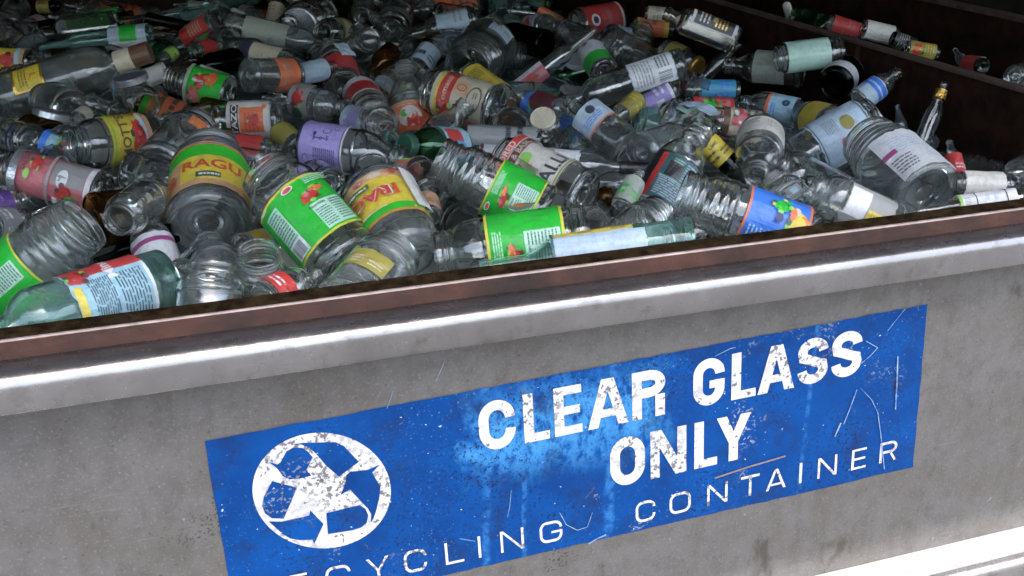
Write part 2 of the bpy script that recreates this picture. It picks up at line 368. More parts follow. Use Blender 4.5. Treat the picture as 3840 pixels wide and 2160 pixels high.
def glyph(ch, w, t):
    """groups of quads; each group lies a hair in front of the one before"""
    a = t / 2; q = lambda *p: [[Vector(v) for v in p]]
    bold = t > .15; cr = min(w / 2 - a, .30); ry = cr * (1.05 if bold else .95)
    bar = lambda x0, x1, y0, y1: q((x0, y1), (x0, y0), (x1, y0), (x1, y1))
    if ch in 'CGO':
        xl, xr, yt, yb_ = a, w - a, 1 - a, a
        cr_ = cr; top = arc(xr - cr, yt - ry, cr, ry, 0, 90) + arc(xl + cr, yt - ry, cr, ry, 90, 180)
        botm = arc(xl + cr, yb_ + ry, cr, ry, 180, 270) + arc(xr - cr, yb_ + ry, cr, ry, 270, 360)
        if ch == 'O': return [strip(top + botm + [top[0], ], a)]
        st = [(xr, .66 if bold else .70)] if yt - ry > .68 else []
        path = st + top + botm
        if ch == 'C': return [strip(path + ([(xr, .35)] if yb_ + ry < .33 else []), a)]
        return [strip(path + [(xr, .52 - a * .9), ], a), bar(w * .52, w - .0, .52 - t * .8, .52)]
    if ch == 'S':
        xl, xr = a, w - a; cx = w / 2; r1 = (1 - t) / 4 + .0; rx = cx - a
        p = [(xr, .70 - .0)] + arc(cx, 1 - a - r1, rx, r1, 20, 180, 12) + [(xl + rx * .10, .585), (cx - rx * .35, .535), (cx + rx * .35, .455), (xr - rx * .10, .41)] + arc(cx, a + r1, rx, r1, 0, -160, 12) + [(xl, .30)]
        return [strip(p, a)]
    if ch == 'L': return [bar(0, t, 0, 1), bar(t, w, 0, t * .85)]
    if ch == 'I': return [bar(0, w, 0, 1)]
    if ch == 'T': return [bar(0, w, 1 - t, 1), bar(w / 2 - a, w / 2 + a, 0, 1 - t)]
    if ch == 'E': return [bar(0, t, 0, 1), bar(t, w, 0, t * .85), bar(t, w, 1 - t * .85, 1), bar(t, w * .93, .5 - t * .42, .5 + t * .42)]
    if ch == 'A':
        k = 1.05 * t
        return [q((w / 2 - .6 * k, 1), (0, 0), (k, 0), (w / 2 + .35 * k, 1)), q((w / 2 - .35 * k, 1), (w - k, 0), (w, 0), (w / 2 + .6 * k, 1)), bar(w * .26, w * .74, .20, .20 + t * .8)]
    if ch == 'N':
        return [bar(0, t * .95, 0, 1), bar(w - t * .95, w, 0, 1), q((0, 1), (w - t * 1.15, 0), (w, 0), (t * 1.15, 1))]
    if ch == 'Y':
        k = 1.1 * t
        return [q((0, 1), (w / 2 - a, .40), (w / 2 + a, .40), (k, 1)), q((w - k, 1), (w / 2 - a, .40), (w / 2 + a, .40), (w, 1)), bar(w / 2 - a, w / 2 + a, 0, .42)]
    if ch == 'R':
        ry_ = (.57 - t) / 2; yt = 1 - a; ym = yt - 2 * ry_
        bowl = [(t * .5, yt)] + arc(w - a - .24 * min(1, w * 1.6), yt - ry_, .24 * min(1, w * 1.6), ry_, 90, -90) + [(t * .5, ym)]
        return [bar(0, t, 0, 1), strip(bowl, a), (q((w * .52, ym), (w - t * 1.02, 0), (w, 0), (w * .52 + t * .95, ym)) if not bold else bar(w - t * 1.04, w - .01, 0, ym - a + .03))]
    return []
def glyph_mesh(items, t):
    vs = []; fs = []
    for ch, x0, x1, top, bot in items:
        xm = (x0 + x1) / 2; hh = (bot[1] + bot[2] * (xm - bot[0])) - (top[1] + top[2] * (xm - top[0])); w = (x1 - x0) / hh
        for gi, grp in enumerate(glyph(ch, w, t)):
            for quad in grp:
                base = len(vs)
                for v in quad:
                    X = x0 + v.x * hh
                    yt = top[1] + top[2] * (X - top[0]); yb_ = bot[1] + bot[2] * (X - bot[0])
                    Y = yb_ + (yt - yb_) * v.y; ym = (yt + yb_) / 2
                    px, py = r2(X, Y); pm = r2(X, ym)
                    px += (2546 - px) / (11670 - py) * (py - pm[1])
                    p = on_y(px, py, YL - .00015 * gi); vs.append((p.x, YL - .00015 * gi, p.z))
                fs.append(tuple(range(base, base + 4)))
    return vs, fs
T1 = (197, 603, -.197); B1 = (197, 823, -.2065)
T2 = (785, 768, -.203); B2 = (785, 984, -.228)
T3 = (868, 1057, -.2445); B3 = (868, 1150, -.247)
it = [('C', 115, 280), ('L', 317, 432), ('E', 455, 580), ('A', 605, 790), ('R', 807, 957), ('G', 1083, 1225), ('L', 1256, 1367), ('A', 1376, 1542), ('S', 1555, 1692), ('S', 1708, 1845)]
words = [([(c, a, b_, T1, B1) for c, a, b_ in it[:5]], .205), ([(c, a, b_, T1, B1) for c, a, b_ in it[5:]], .205),
         ([(c, a, b_, T2, B2) for c, a, b_ in (('O', 708, 865), ('N', 890, 1052), ('L', 1088, 1192), ('Y', 1188, 1342))], .205)]
it = [('C', 823, 912), ('O', 976, 1072), ('N', 1146, 1238), ('T', 1298, 1382), ('A', 1412, 1502), ('I', 1562, 1574), ('N', 1645, 1732), ('E', 1798, 1864), ('R', 1925, 2003),
      ('R', -900, -812), ('E', -735, -655), ('C', -575, -462), ('Y', -390, -288), ('C', -222, -120), ('L', -37, 46), ('I', 112, 124), ('N', 213, 318), ('G', 390, 492)]
T4 = (441, 1150, -.2095); B4 = (441, 1243, -.218)
words += [([(c, a, b_, T3, B3) for c, a, b_ in it[:9]], .125), ([(c, a, b_, T4, B4) for c, a, b_ in it[9:]], .125)]
for wd, t_ in words:
    v_, f_ = glyph_mesh(wd, t_); linkmesh('lettering', v_, f_, wl, sign)
def scratch(pts, wd, mat, name):
    st = strip([tuple(p) for p in pts], wd); vs = []; fs = []
    for quad in st:
        b0 = len(vs)
        for v in quad:
            p = on_y(*r2(v.x, v.y), YL - .0012); vs.append((p.x, p.y, p.z))
        fs.append(tuple(range(b0, b0 + 4)))
    linkmesh(name, vs, fs, mat, sign)
sw = simple('scratched_bare_vinyl', (.20, .27, .36), .5, 0, .5, 90, 0, (.02, .07, .2)); sbw = simple('brown_scuff', (.16, .13, .14), .6, 0, .4, 60)
for pts, wd, mt in (([(2007, 405), (2003, 520), (1996, 645)], 3.2, sw), ([(1822, 555), (1795, 630), (1762, 712)], 1.8, sw), ([(1750, 706), (1722, 768)], 3.0, sw), ([(1838, 548), (1888, 600), (1915, 655)], 1.2, sw), ([(1916, 655), (1930, 760), (1946, 915)], 1.8, sw),
                    ([(1862, 335), (1916, 366), (1880, 405), (1840, 438)], 1.6, sw), ([(1180, 955), (1330, 905), (1500, 855)], 3.6, sbw), ([(610, 1252), (650, 1228), (690, 1210)], 3.2, sw), ([(262, 1010), (255, 1080), (245, 1130)], 1.2, sw),
                    ([(480, 1110), (510, 1165), (560, 1190), (605, 1175), (628, 1110)], 1.4, sw), ([(30, 1228), (100, 1240)], 2, sw), ([(1180, 405), (1250, 370), (1275, 365)], 1.4, sw), ([(2040, 190), (1960, 290)], 1.2, sw), ([(-300, 640), (-270, 560)], 1.3, sw), ([(-80, 520), (-40, 430)], 1.3, sw)):
    scratch(pts, wd, mt, 'scratch')
# recycling symbol
def r5s(x, y): return (700 + x / 2.4156, 1560 + y / 2.4156)
def poly_sheet(pts, y, mat, name, parent):
    from mathutils.geometry import tessellate_polygon
    q = [on_y(*r5s(*p), y) for p in pts]
    tri = tessellate_polygon([[Vector((v.x, v.z, 0)) for v in q]])
    fs = []
    for a, b_, c in tri:
        cr = (q[b_] - q[a]).cross(q[c] - q[a]).y
        if abs(cr) < 1e-12: continue
        fs.append((a, b_, c) if cr < 0 else (a, c, b_))
    return linkmesh(name, [(v.x, y, v.z) for v in q], fs, mat, parent)
cpx = []
for k in range(72):
    a = 2 * PI * k / 72
    x = 1223 + 627 * math.cos(a); y = 675 + 524 * math.sin(a)
    xx = x + .10 * 0; cpx.append((xx, y))
# slight shear of the ellipse, as the sign is seen from its left
cpx = [(x + (y - 675) * .02, y - (x - 1223) * .0) for x, y in cpx]
poly_sheet(cpx, YL, wh, 'recycling_symbol', sign)
AR = [
 [(745, 415), (820, 440), (850, 420), (905, 320), (960, 288), (1040, 288), (1095, 318), (1140, 372), (1120, 420), (1085, 490), (1130, 540), (1060, 560), (930, 575), (870, 545), (820, 475)],
 [(950, 262), (1050, 243), (1350, 238), (1420, 270), (1560, 415), (1380, 550), (1260, 445), (1175, 345), (1115, 290), (1040, 258)],
 [(1750, 440), (1680, 513), (1755, 640), (1745, 740), (1720, 850), (1692, 930), (1668, 965), (1672, 890), (1640, 835), (1580, 775), (1480, 665), (1395, 715), (1440, 600), (1445, 540), (1480, 505), (1640, 488)],
 [(1265, 880), (1470, 830), (1570, 808), (1620, 842), (1645, 900), (1630, 970), (1580, 1010), (1500, 1035), (1280, 1070)],
 [(745, 955), (860, 957), (1110, 902), (1120, 855), (1240, 980), (1155, 1160), (1140, 1120), (1030, 1125), (940, 1110), (870, 1070), (800, 1005)],
 [(775, 590), (1000, 650), (880, 930), (770, 925), (710, 880), (685, 820), (700, 730)]]
for k, pl in enumerate(AR): poly_sheet(pl, YL - .0004 - .00012 * k, smat, 'symbol_arrow', sign)

# ---------------------------------------------------------------- bottles: shapes
def smooth_prof(pts, n=3):
    out = []
    for i in range(len(pts) - 1):
        p0 = pts[max(0, i - 1)]; p1 = pts[i]; p2 = pts[i + 1]; p3 = pts[min(len(pts) - 1, i + 2)]
        for k in range(n):
            t = k / n
            q = [0.5 * ((2 * p1[j]) + (-p0[j] + p2[j]) * t + (2 * p0[j] - 5 * p1[j] + 4 * p2[j] - p3[j]) * t * t + (-p0[j] + 3 * p1[j] - 3 * p2[j] + p3[j]) * t ** 3) for j in (0, 1)]
            out.append((max(0, q[0]), q[1]))
    out.append(pts[-1]); return out
PROF = {
 'jar': (1.75, [(0, .045), (.5, .04), (.78, .015), (.86, 0), (.95, .012), (1, .05), (1, .10), (.97, .125), (.965, .40), (.965, .66), (1, .69), (1, .73), (.965, .79), (.86, .84), (.76, .865),
          (.74, .875), (.79, .885), (.79, .895), (.74, .905), (.74, .915), (.785, .925), (.785, .935), (.74, .945), (.76, .96), (.76, .99), (.72, 1)], (.125, .66)),
 'ribjar': (1.65, [(0, .04), (.5, .035), (.8, .012), (.88, 0), (.96, .012), (1, .05), (.97, .08), (.97, .30), (.97, .58), (1, .61), (1, .64), (.955, .665), (.985, .69), (.985, .71), (.93, .735), (.95, .76), (.945, .775), (.88, .80),
          (.80, .83), (.80, .85), (.84, .86), (.84, .875), (.79, .89), (.79, .905), (.835, .92), (.835, .93), (.79, .945), (.81, .96), (.81, .99), (.77, 1)], (.09, .57)),
 'cyl': (1.75, [(0, .045), (.5, .04), (.78, .015), (.88, 0), (.96, .012), (1, .04), (1, .08), (.975, .095), (.975, .45), (.975, .86), (1, .875), (1, .895), (.96, .92), (.88, .935), (.86, .95), (.89, .96), (.86, .975), (.87, .99), (.82, 1)], (.10, .85)),
 'juice': (2.5, [(0, .035), (.5, .03), (.8, .01), (.9, 0), (.97, .01), (1, .035), (1, .08), (.975, .095), (.975, .52), (1, .54), (1, .57), (.95, .63), (.80, .71), (.62, .77), (.52, .81), (.50, .86), (.56, .87), (.56, .885),
          (.50, .895), (.50, .91), (.55, .92), (.55, .935), (.50, .945), (.52, .96), (.52, .99), (.46, 1)], (.10, .52)),
 'wine': (4.0, [(0, .06), (.35, .045), (.75, .008), (.9, 0), (.98, .01), (1, .03), (1, .35), (1, .60), (.97, .645), (.80, .69), (.55, .725), (.42, .76), (.38, .82), (.36, .93), (.36, .955), (.42, .96), (.42, .975), (.38, .98), (.38, .995), (.33, 1)], (.06, .56)),
 'beer': (3.6, [(0, .03), (.4, .02), (.8, .008), (.9, 0), (.98, .01), (1, .03), (1, .30), (1, .52), (.97, .58), (.82, .66), (.60, .75), (.48, .84), (.42, .93), (.42, .95), (.48, .96), (.48, .975), (.44, .985), (.44, 1)], (.06, .5)),
 'liquor': (2.7, [(0, .03), (.5, .02), (.8, .008), (.9, 0), (.98, .01), (1, .035), (1, .30), (1, .62), (.97, .665), (.86, .71), (.66, .745), (.45, .775), (.38, .80), (.36, .90), (.40, .91), (.40, .93), (.36, .94), (.36, .99), (.30, 1)], (.07, .6)),
 'square': (2.2, [(0, .03), (.5, .02), (.8, .008), (.9, 0), (.98, .01), (1, .035), (1, .30), (1, .68), (.97, .72), (.82, .77), (.55, .80), (.42, .83), (.40, .90), (.46, .91), (.46, .94), (.42, .95), (.42, .99), (.36, 1)], (.07, .66)),
}
def body_mesh(kind, Rr, L, mat, name, seg=32, sub=2, rough=0):
    prof = [(r * Rr, z * L) for r, z in smooth_prof(PROF[kind][1], sub)]
    t = min(.0035, Rr * .09)
    inner = []
    for r, z in prof:
        if z < L * .03 and r < Rr * .5: continue
        if r > t * 2.2 and z > L * .035: inner.append((r - t, z))
    inner = inner[::-1] + [(Rr * .80, L * .022 + t * 2), (Rr * .5, L * .035 + t * 2), (0, L * .045 + t * 2)]
    full = prof + inner
    vs = []; fs = []; rings = []
    for r, z in full:
        if r < 1e-6: rings.append([len(vs)]); vs.append((0, 0, z)); continue
        ring = []
        for k in range(seg):
            a = 2 * PI * k / seg; rr = r
            if kind == 'square' and z < L * .80:
                q = (abs(math.cos(a)) ** 6 + abs(math.sin(a)) ** 6) ** (-1 / 6.0); rr = r * (.86 * q)
            if rough: rr += rough * noise.noise(Vector((math.cos(a) * 9, math.sin(a) * 9, z * 160)))
            ring.append(len(vs)); vs.append((math.cos(a) * rr, math.sin(a) * rr, z))
        rings.append(ring)
    for a, b_ in zip(rings, rings[1:]):
        if len(a) == 1 and len(b_) == 1: continue
        for k in range(seg):
            k2 = (k + 1) % seg
            if len(a) == 1: fs.append((a[0], b_[k2], b_[k]))
            elif len(b_) == 1: fs.append((a[k], a[k2], b_[0]))
            else: fs.append((a[k], a[k2], b_[k2], b_[k]))
    me = bpy.data.meshes.new(name); me.from_pydata(vs, [], fs); me.materials.append(mat)
    me.polygons.foreach_set('use_smooth', [True] * len(me.polygons)); me.update()
    return me

# ---------------------------------------------------------------- labels as curved paper bands with printed patches
def label_mesh(Rr, z0, z1, span, bg, elems, roll=0, sq=False, curl=0, name='label'):
    vs = []; fs = []; fm = []; mats = []; H = z1 - z0; wr = .0009
    def mi(c):
        m = paper(c)
        if m not in mats: mats.append(m)
        return mats.index(m)
    def pt(u, v, lev):
        a = math.radians(u + roll); r = Rr + .0008 + .00022 * lev + wr * (1 + noise.noise(Vector((u * .045, v * 3.2, H * 90)))) + wr * .5 * noise.noise(Vector((u * .12, v * 9, H * 70)))
        if sq:
            q = (abs(math.cos(a)) ** 6 + abs(math.sin(a)) ** 6) ** (-1 / 6.0); r = r * .86 * q + .0006
        return (math.cos(a) * r, math.sin(a) * r, z0 + H * v)
    def R_(u0, u1, v0, v1, c, lev, jag=0):
        n = max(1, int(abs(u1 - u0) / 6 + .99)); m = mi(c); b0 = len(vs); nv = max(1, int(abs(v1 - v0) * 10))
        for i in range(n + 1):
            u = u0 + (u1 - u0) * i / n
            ja = jag * noise.noise(Vector((u * .13, H * 70, 2))); jb = jag * noise.noise(Vector((u * .15, H * 50, 9)))
            for q in range(nv + 1): vs.append(pt(u, v0 + ja + (v1 + jb - v0 - ja) * q / nv, lev))
        for i in range(n):
            for q in range(nv): a = b0 + (nv + 1) * i + q; fs.append((a, a + nv + 1, a + nv + 2, a + 1)); fm.append(m)
    k = 1
    SUBS = {'red': ('maroon', 'pink', 'lime'), 'orange': ('red', 'yellow', 'green'), 'green': ('dkgreen', 'lime', 'yellow'), 'pink': ('red', 'white', 'green'), 'yellow': ('orange', 'cream', 'lime')}
    ex = []
    for q, e in enumerate(elems):
        ex.append(e)
        if e[0] == 'E' and e[5] in SUBS and e[3] >= 9:
            dk_, li, lf = SUBS[e[5]]; rn = random.Random(q * 31 + int(e[1])); _, uc, vc, ru, rv, c = e
            ex += [('E', uc + ru * .25, vc - rv * .35, ru * .62, rv * .5, dk_), ('E', uc + ru * .1, vc - rv * .12, ru * .62, rv * .55, c), ('E', uc - ru * .35, vc + rv * .3, ru * .16, rv * .2, li),
                   ('E', uc - ru * .15, vc + rv * .98, ru * .42, rv * .2, lf), ('E', uc + ru * .25, vc + rv * .92, ru * .3, rv * .28, 'dkgreen')]
            for _k in range(4): a_ = rn.uniform(0, 6.28); ex.append(('E', uc + ru * 1.05 * math.cos(a_), vc + rv * 1.0 * math.sin(a_), ru * rn.uniform(.2, .45), rv * rn.uniform(.18, .4), rn.choice([c, dk_, li, lf, c])))
    elems = ex
    R_(-span / 2, span / 2, 0, 1, bg, 0, .03 if span < 300 else .012)
    for e in elems:
        t = e[0]
        if t == 'R': R_(*e[1:6], k)
        elif t == 'E':
            _, uc, vc, ru, rv, c = e; n = max(4, int(ru / 3)); m = mi(c); b0 = len(vs)
            for i in range(n + 1):
                s_ = -math.cos(PI * i / n); h = math.sqrt(max(0, 1 - s_ * s_)) * rv
                vs.append(pt(uc + ru * s_, vc - h, k)); vs.append(pt(uc + ru * s_, vc + h, k))
            for i in range(n):
                a = b0 + 2 * i; fs.append((a, a + 2, a + 3, a + 1)); fm.append(m)
        elif t == 'LN':
            _, u0, u1, v0, v1, n, c = e; rnd = random.Random(int(u0 * 7 + v0 * 99 + n))
            for i in range(n):
                v = v1 - (v1 - v0) * (i + .5) / n; d = (v1 - v0) / n * .22
                x = u0
                while x < u1 - 2:
                    w_ = rnd.uniform(.08, .3) * (u1 - u0); R_(x, min(u1, x + w_), v - d, v + d, c, k); x += w_ + .04 * (u1 - u0)
        elif t == 'VB':     # barcode: bars across
            _, u0, u1, v0, v1, n, c = e; rnd = random.Random(n)
            for i in range(n):
                u = u0 + (u1 - u0) * i / n; R_(u, u + (u1 - u0) / n * rnd.uniform(.3, .75), v0, v1, c, k)
        elif t in ('T', 'TV'):
            _, uc, vc, h, s_, c = e[:6]; st = e[6] if len(e) > 6 else 1
            g, f, w_ = text2d(s_, .02); m = mi(c); b0 = len(vs)
            hm = h * H; kk = math.degrees(1 / Rr)
            for x, y in g:
                if t == 'T': vs.append(pt(uc + x * hm * st * kk, vc + (y - .5) * h, k + 2))
                else: vs.append(pt(uc - (y - .5) * hm * kk * st, vc + x * h, k + 2))
            for q in f: fs.append(tuple(b0 + i for i in q)); fm.append(m)
        k += 1
    me = bpy.data.meshes.new(name); me.from_pydata(vs, [], fs)
    for m in mats: me.materials.append(m)
    me.polygons.foreach_set('material_index', fm); me.update()
    return me

def cap_mesh(Rr, L, kind, color, foil=0):
    r = {'cyl': .9, 'jar': .80, 'ribjar': .86, 'juice': .57, 'wine': .44, 'beer': .5, 'liquor': .42, 'square': .48}[kind] * Rr + .001
    d = {'cyl': .06, 'jar': .075, 'ribjar': .09, 'juice': .10, 'wine': .20, 'beer': .05, 'liquor': .13, 'square': .12}[kind] * L
    if foil: d = foil * L
    pr = [(r * .98, L - d), (r, L - d + .001), (r * .97 if kind == 'wine' else r, L - .001), (r * .96, L + .001), (r * .9, L + .0022), (r * .86, L + .0012), (0, L + .0012)]
    vs = []; fs = []; seg = 32
    for q, z in pr[:-1]:
        for k in range(seg):
            a = 2 * PI * k / seg; rr = q * (1 + (.012 if k % 2 and kind != 'wine' else 0)); vs.append((math.cos(a) * rr, math.sin(a) * rr, z))
    c = len(vs); vs.append((0, 0, pr[-1][1]))
    for j in range(len(pr) - 2):
        for k in range(seg):
            k2 = (k + 1) % seg; fs.append((j * seg + k, j * seg + k2, (j + 1) * seg + k2, (j + 1) * seg + k))
    j = len(pr) - 2
    for k in range(seg): fs.append((j * seg + k, j * seg + (k + 1) % seg, c))
    me = bpy.data.meshes.new('cap'); me.from_pydata(vs, [], fs); me.materials.append(paper(color)); me.update(); return me

# designs ---------------------------------------------------------
def L_green(roll=0, v=None, word='Prego'):
    return dict(bg='green', span=330, roll=roll, v=v, el=[
     ('R', -165, 165, 0, .035, 'yellow'), ('R', -165, 165, .965, 1, 'yellow'),
     ('R', -62, -30, .16, .86, 'panelgreen'), ('LN', -60, -33, .30, .84, 11, 'dkgreen'), ('R', -62, -30, .05, .30, 'white'), ('VB', -58, -34, .07, .27, 12, 'navy'),
     ('R', 8, 60, .06, .52, 'panelgreen'), ('LN', 10, 32, .09, .42, 8, 'dkgreen'), ('LN', 36, 58, .09, .49, 9, 'dkgreen'), ('T', 18, .47, .045, 'Nutrition', 'ink'),
     ('E', 18, .64, 15, .085, 'red'), ('E', 14, .67, 5, .035, 'pink'), ('E', 34, .70, 9, .05, 'orange'), ('E', 26, .74, 5, .02, 'lime'),
     ('LN', 22, 62, .80, .93, 4, 'panelgreen'), ('E', -2, .88, 9, .05, 'white'), ('E', -2, .875, 7, .035, 'red'), ('T', -46, .90, .05, 'Hearty', 'white'),
     ('E', 135, .5, 24, .2, 'yellow'), ('E', -130, .5, 26, .2, 'red')])
def L_ragu(roll=0, v=None):
    return dict(bg='yellow', span=330, roll=roll, v=v, el=[
     ('R', -165, 165, .80, 1, 'green'), ('R', -165, 165, .955, 1, 'orange'), ('R', -165, 165, 0, .16, 'peach'), ('E', -10, .08, 12, .06, 'cream'), ('E', 18, .10, 9, .05, 'pink'), ('E', -40, .09, 9, .06, 'red'),
     ('R', -90, -50, 0, .96, 'white'), ('VB', -84, -66, .3, .8, 10, 'grey'), ('T', 22, .56, .27, 'RAGU', 'red', 1.15), ('T', 22, .56, .235, 'RAGU', 'white', 1.1), ('T', 22, .56, .22, 'RAGU', 'red', 1.12),
     ('R', 4, 42, .27, .37, 'dkgreen'), ('LN', 8, 40, .29, .36, 1, 'white'), ('LN', -5, 35, .84, .91, 1, 'cream'), ('R', 75, 110, .2, .78, 'dkgreen'), ('E', 130, .45, 20, .3, 'red')])
def L_ragu2(roll=0, v=None):
    return dict(bg='yellow', span=330, roll=roll, v=v, el=[
     ('R', -165, 165, .70, 1, 'green'), ('R', -165, 165, .96, 1, 'orange'), ('R', -165, 165, 0, .12, 'peach'), ('T', 2, .48, .21, 'RAGU', 'red', 1.15), ('R', -80, -44, .10, .66, 'peach'),
     ('R', -20, 14, .16, .28, 'dkgreen'), ('LN', -16, 12, .17, .27, 1, 'white'), ('R', 70, 100, .05, .95, 'white'), ('E', -60, .25, 12, .13, 'orange')])
def L_plain(bg, ink='ink', roll=0, span=190, v=None, head=None, band=None, n=8, bar=False, box=None, dot=None, word=None):
    el = []
    h = span / 2
    if band: el += [('R', -h, h, .86, 1, band), ('R', -h, h, 0, .09, band)]
    if box: el += [('R', -h * .45, h * .45, .30, .80, box)]
    if dot: el += [('E', h * .12, .56, h * .28, .2, dot)]
    if n: el += [('LN', -h * .82, -h * .12, .16, .66, n, ink), ('LN', h * .05 if not bar else h * .45, h * .8, .16, .50, max(2, n - 2), ink)]
    if bar: el += [('R', 0, h * .42, .14, .5, 'white'), ('VB', h * .04, h * .38, .17, .47, 9, 'ink')]
    if head: el += [('R', -h * .7, h * .7, .70, .84, head)]
    if word: el += [('T', 0, .76, .13, word, ink)]
    return dict(bg=bg, span=span, roll=roll, v=v, el=el)

# ---------------------------------------------------------------- the pile: what lies where
ZR = {'r1': (0, 0, .44170), 'r2': (900, 0, .4417), 'r3': (1800, 0, .4417), 'r4': (2700, 0, .4425), 'r5': (0, 560, .4693), 'r6': (900, 500, .4417), 'r7': (1800, 450, .4417), 'r8': (2700, 350, .4486)}
def pile_z(x, y):
    yr = y + 1.0
    z = -.452 - .050 * min(1.2, max(0, yr - 1.15)) - .022 * max(0, yr - 2.35)
    z -= .05 * math.exp(-((x - 1.35) / .22) ** 2) * math.exp(-((yr - 1.5) / .9) ** 2)
    if x > XP: z = -.515 - .03 * max(0, yr - 1.6)
    z += .012 * noise.noise(Vector((x * 3.5, y * 3.5, 3)))
    return Z0 + z
H = []
def h(reg, A, B, W, kind, t, gl='clear', lab=None, desc='', cap=None, ratio=None, dz=0, bump=0, rough=0, extra=None, name=None, sq=0):
    ox, oy, s = ZR[reg]
    if lab and kind in ('jar', 'juice') and (lab.get('v') or (0, 0))[1] > .72: kind = 'cyl'; lab['v'] = (max(.09, lab['v'][0]), min(.87, lab['v'][1]))
    H.append(dict(A=(ox + A[0] * s, oy + A[1] * s), B=(ox + B[0] * s, oy + B[1] * s), W=W * s / 3.75, kind=kind, t=t, gl=gl, lab=lab, desc=desc, cap=cap, ratio=ratio or PROF[kind][0], dz=dz, bump=bump, rough=rough, extra=extra, name=name))
P_ = L_plain
# front left
h('r5', (-60, 1200), (670, 575), 600, 'ribjar', -1, 'dusty', L_green(35, (.04, .52)), 'ridged jar with green sauce label at the bottom left corner, mouth up to the right', bump=2)
h('r5', (1310, 1050), (-420, 1600), 560, 'wine', 0, 'teal', dict(bg='sky', span=150, roll=18, v=(.13, .50), el=[('R', -75, 75, .0, .04, 'white'), ('R', 30, 75, .0, .98, 'red'), ('T', 52, .45, .14, 'Mineral', 'white'), ('LN', -60, 20, .08, .45, 9, 'ink'), ('LN', -60, 20, .5, .8, 10, 'ink'), ('E', 32, .86, 16, .12, 'red'), ('R', -75, 10, .9, 1, 'yellow'), ('R', -75, -60, 0, 1, 'white')]), 'pale green glass bottle with pale blue and red label behind the lip at far left', bump=6, ratio=3.4)
h('r5', (1665, 615), (1690, 10), 625, 'jar', 1, 'dusty', L_ragu2(0), 'big sauce jar with round clear base towards the viewer and yellow label above', bump=3, ratio=1.6)
h('r5', (1180, 380), (950, 570), 340, 'jar', -1, 'clear', None, 'small clear jar with its open round mouth facing the viewer', ratio=1.9)
h('r5', (1400, 660), (760, 900), 170, 'wine', 0, 'dark', None, 'black glass bottle lying behind the pale green bottle', ratio=3.4, dz=-.03, bump=-3)
h('r5', (1330, 1060), (1160, 600), 330, 'jar', 0, 'clear', P_('white', 'grey', 0, 330, n=0, head='magenta'), 'jar with white label and magenta stripe under the round base', dz=-.04, bump=-3)
h('r5', (850, 355), (60, 150), 330, 'juice', 0, 'clear', dict(bg='pink', span=330, roll=0, v=(.05, .95), el=[('R', -165, 165, .0, .07, 'white'), ('R', -10, 70, .08, .50, 'grey'), ('E', 8, .36, 26, .07, 'white'), ('E', -30, .30, 22, .10, 'red'), ('E', -55, .22, 24, .10, 'green'), ('T', -52, .22, .03, 'organic', 'white'), ('R', -70, -40, .38, .44, 'white'), ('R', -165, 165, .50, .54, 'grey'), ('E', 30, .70, 18, .07, 'red'), ('E', 0, .78, 12, .04, 'lime'), ('T', 25, .83, .05, 'SALSA', 'ink'), ('R', -165, 165, .9, 1, 'silver')]), 'pink and red printed bottle at left edge lying above the green labelled jar')
h('r5', (-160, 500), (190, 400), 210, 'jar', 0, 'clear', P_('purple', 'lav', 0, 300, n=3), 'jar with deep purple label cut by the left edge')
h('r5', (-140, 620), (150, 590), 270, 'jar', 0, 'clear', P_('grey', 'white', 0, 300, n=2), 'clear jar with grey label cut by the left edge below the purple one')
h('r5', (1640, 1700), (1700, 930), 560, 'jar', 0, 'clear', None, 'large empty clear jar standing against the lip under the round base', bump=4, dz=-.01)
h('r5', (1340, 560), (1200, 200), 210, 'juice', 0, 'clear', P_('cream', 'olive', 0, 200, n=3, v=(.1, .5)), 'small bottle with pale yellow paper scraps beside the big sauce jar')
h('r6', (200, 1520), (160, 1010), 440, 'ribjar', -1, 'clear', None, 'clear ridged jar with embossed star base leaning on the lip', bump=3)
h('r6', (180, 1430), (650, 1200), 330, 'juice', 0, 'clear', P_('red', 'white', 0, 200, n=2, v=(.1, .4)), 'clear threaded bottle with a sliver of red label at the lip', bump=5, ratio=2.0)
# front middle
h('r6', (930, 1110), (215, 320), 640, 'jar', 1, 'clear', L_green(5, (.16, .67)), 'large jar with green label, tomato picture and barcode leaning left in front centre', bump=4, ratio=1.8)
h('r6', (1130, 470), (1500, 1150), 620, 'jar', -1, 'dusty', L_ragu(0, (.12, .62)), 'sauce jar with yellow label and upside-down red RAGU lettering', bump=1, ratio=1.65)
h('r6', (900, 1520), (1330, 1000), 620, 'jar', 0, 'dusty', P_('olive', 'cream', -25, 70, n=3, v=(.3, .55)), 'empty clear jar with scrap of yellow label pressed against the lip in the middle', bump=6, ratio=1.5)
h('r6', (2960, 860), (1660, 1040), 540, 'jar', 0, 'clear', L_green(-40, (.16, .66)), 'jar with green label lying level behind the lip, threaded mouth to the left', bump=3, ratio=2.2)
h('r7', (560, 800), (-360, 330), 500, 'ribjar', 0, 'clear', L_green(-30, (.10, .50)), 'ridged jar with green label leaning behind the level green jar', ratio=1.8, bump=1)
h('r6', (2130, 400), (1950, 600), 280, 'jar', 1, 'clear', None, 'small clear jar base catching the light beside the ridged jar', dz=.0)
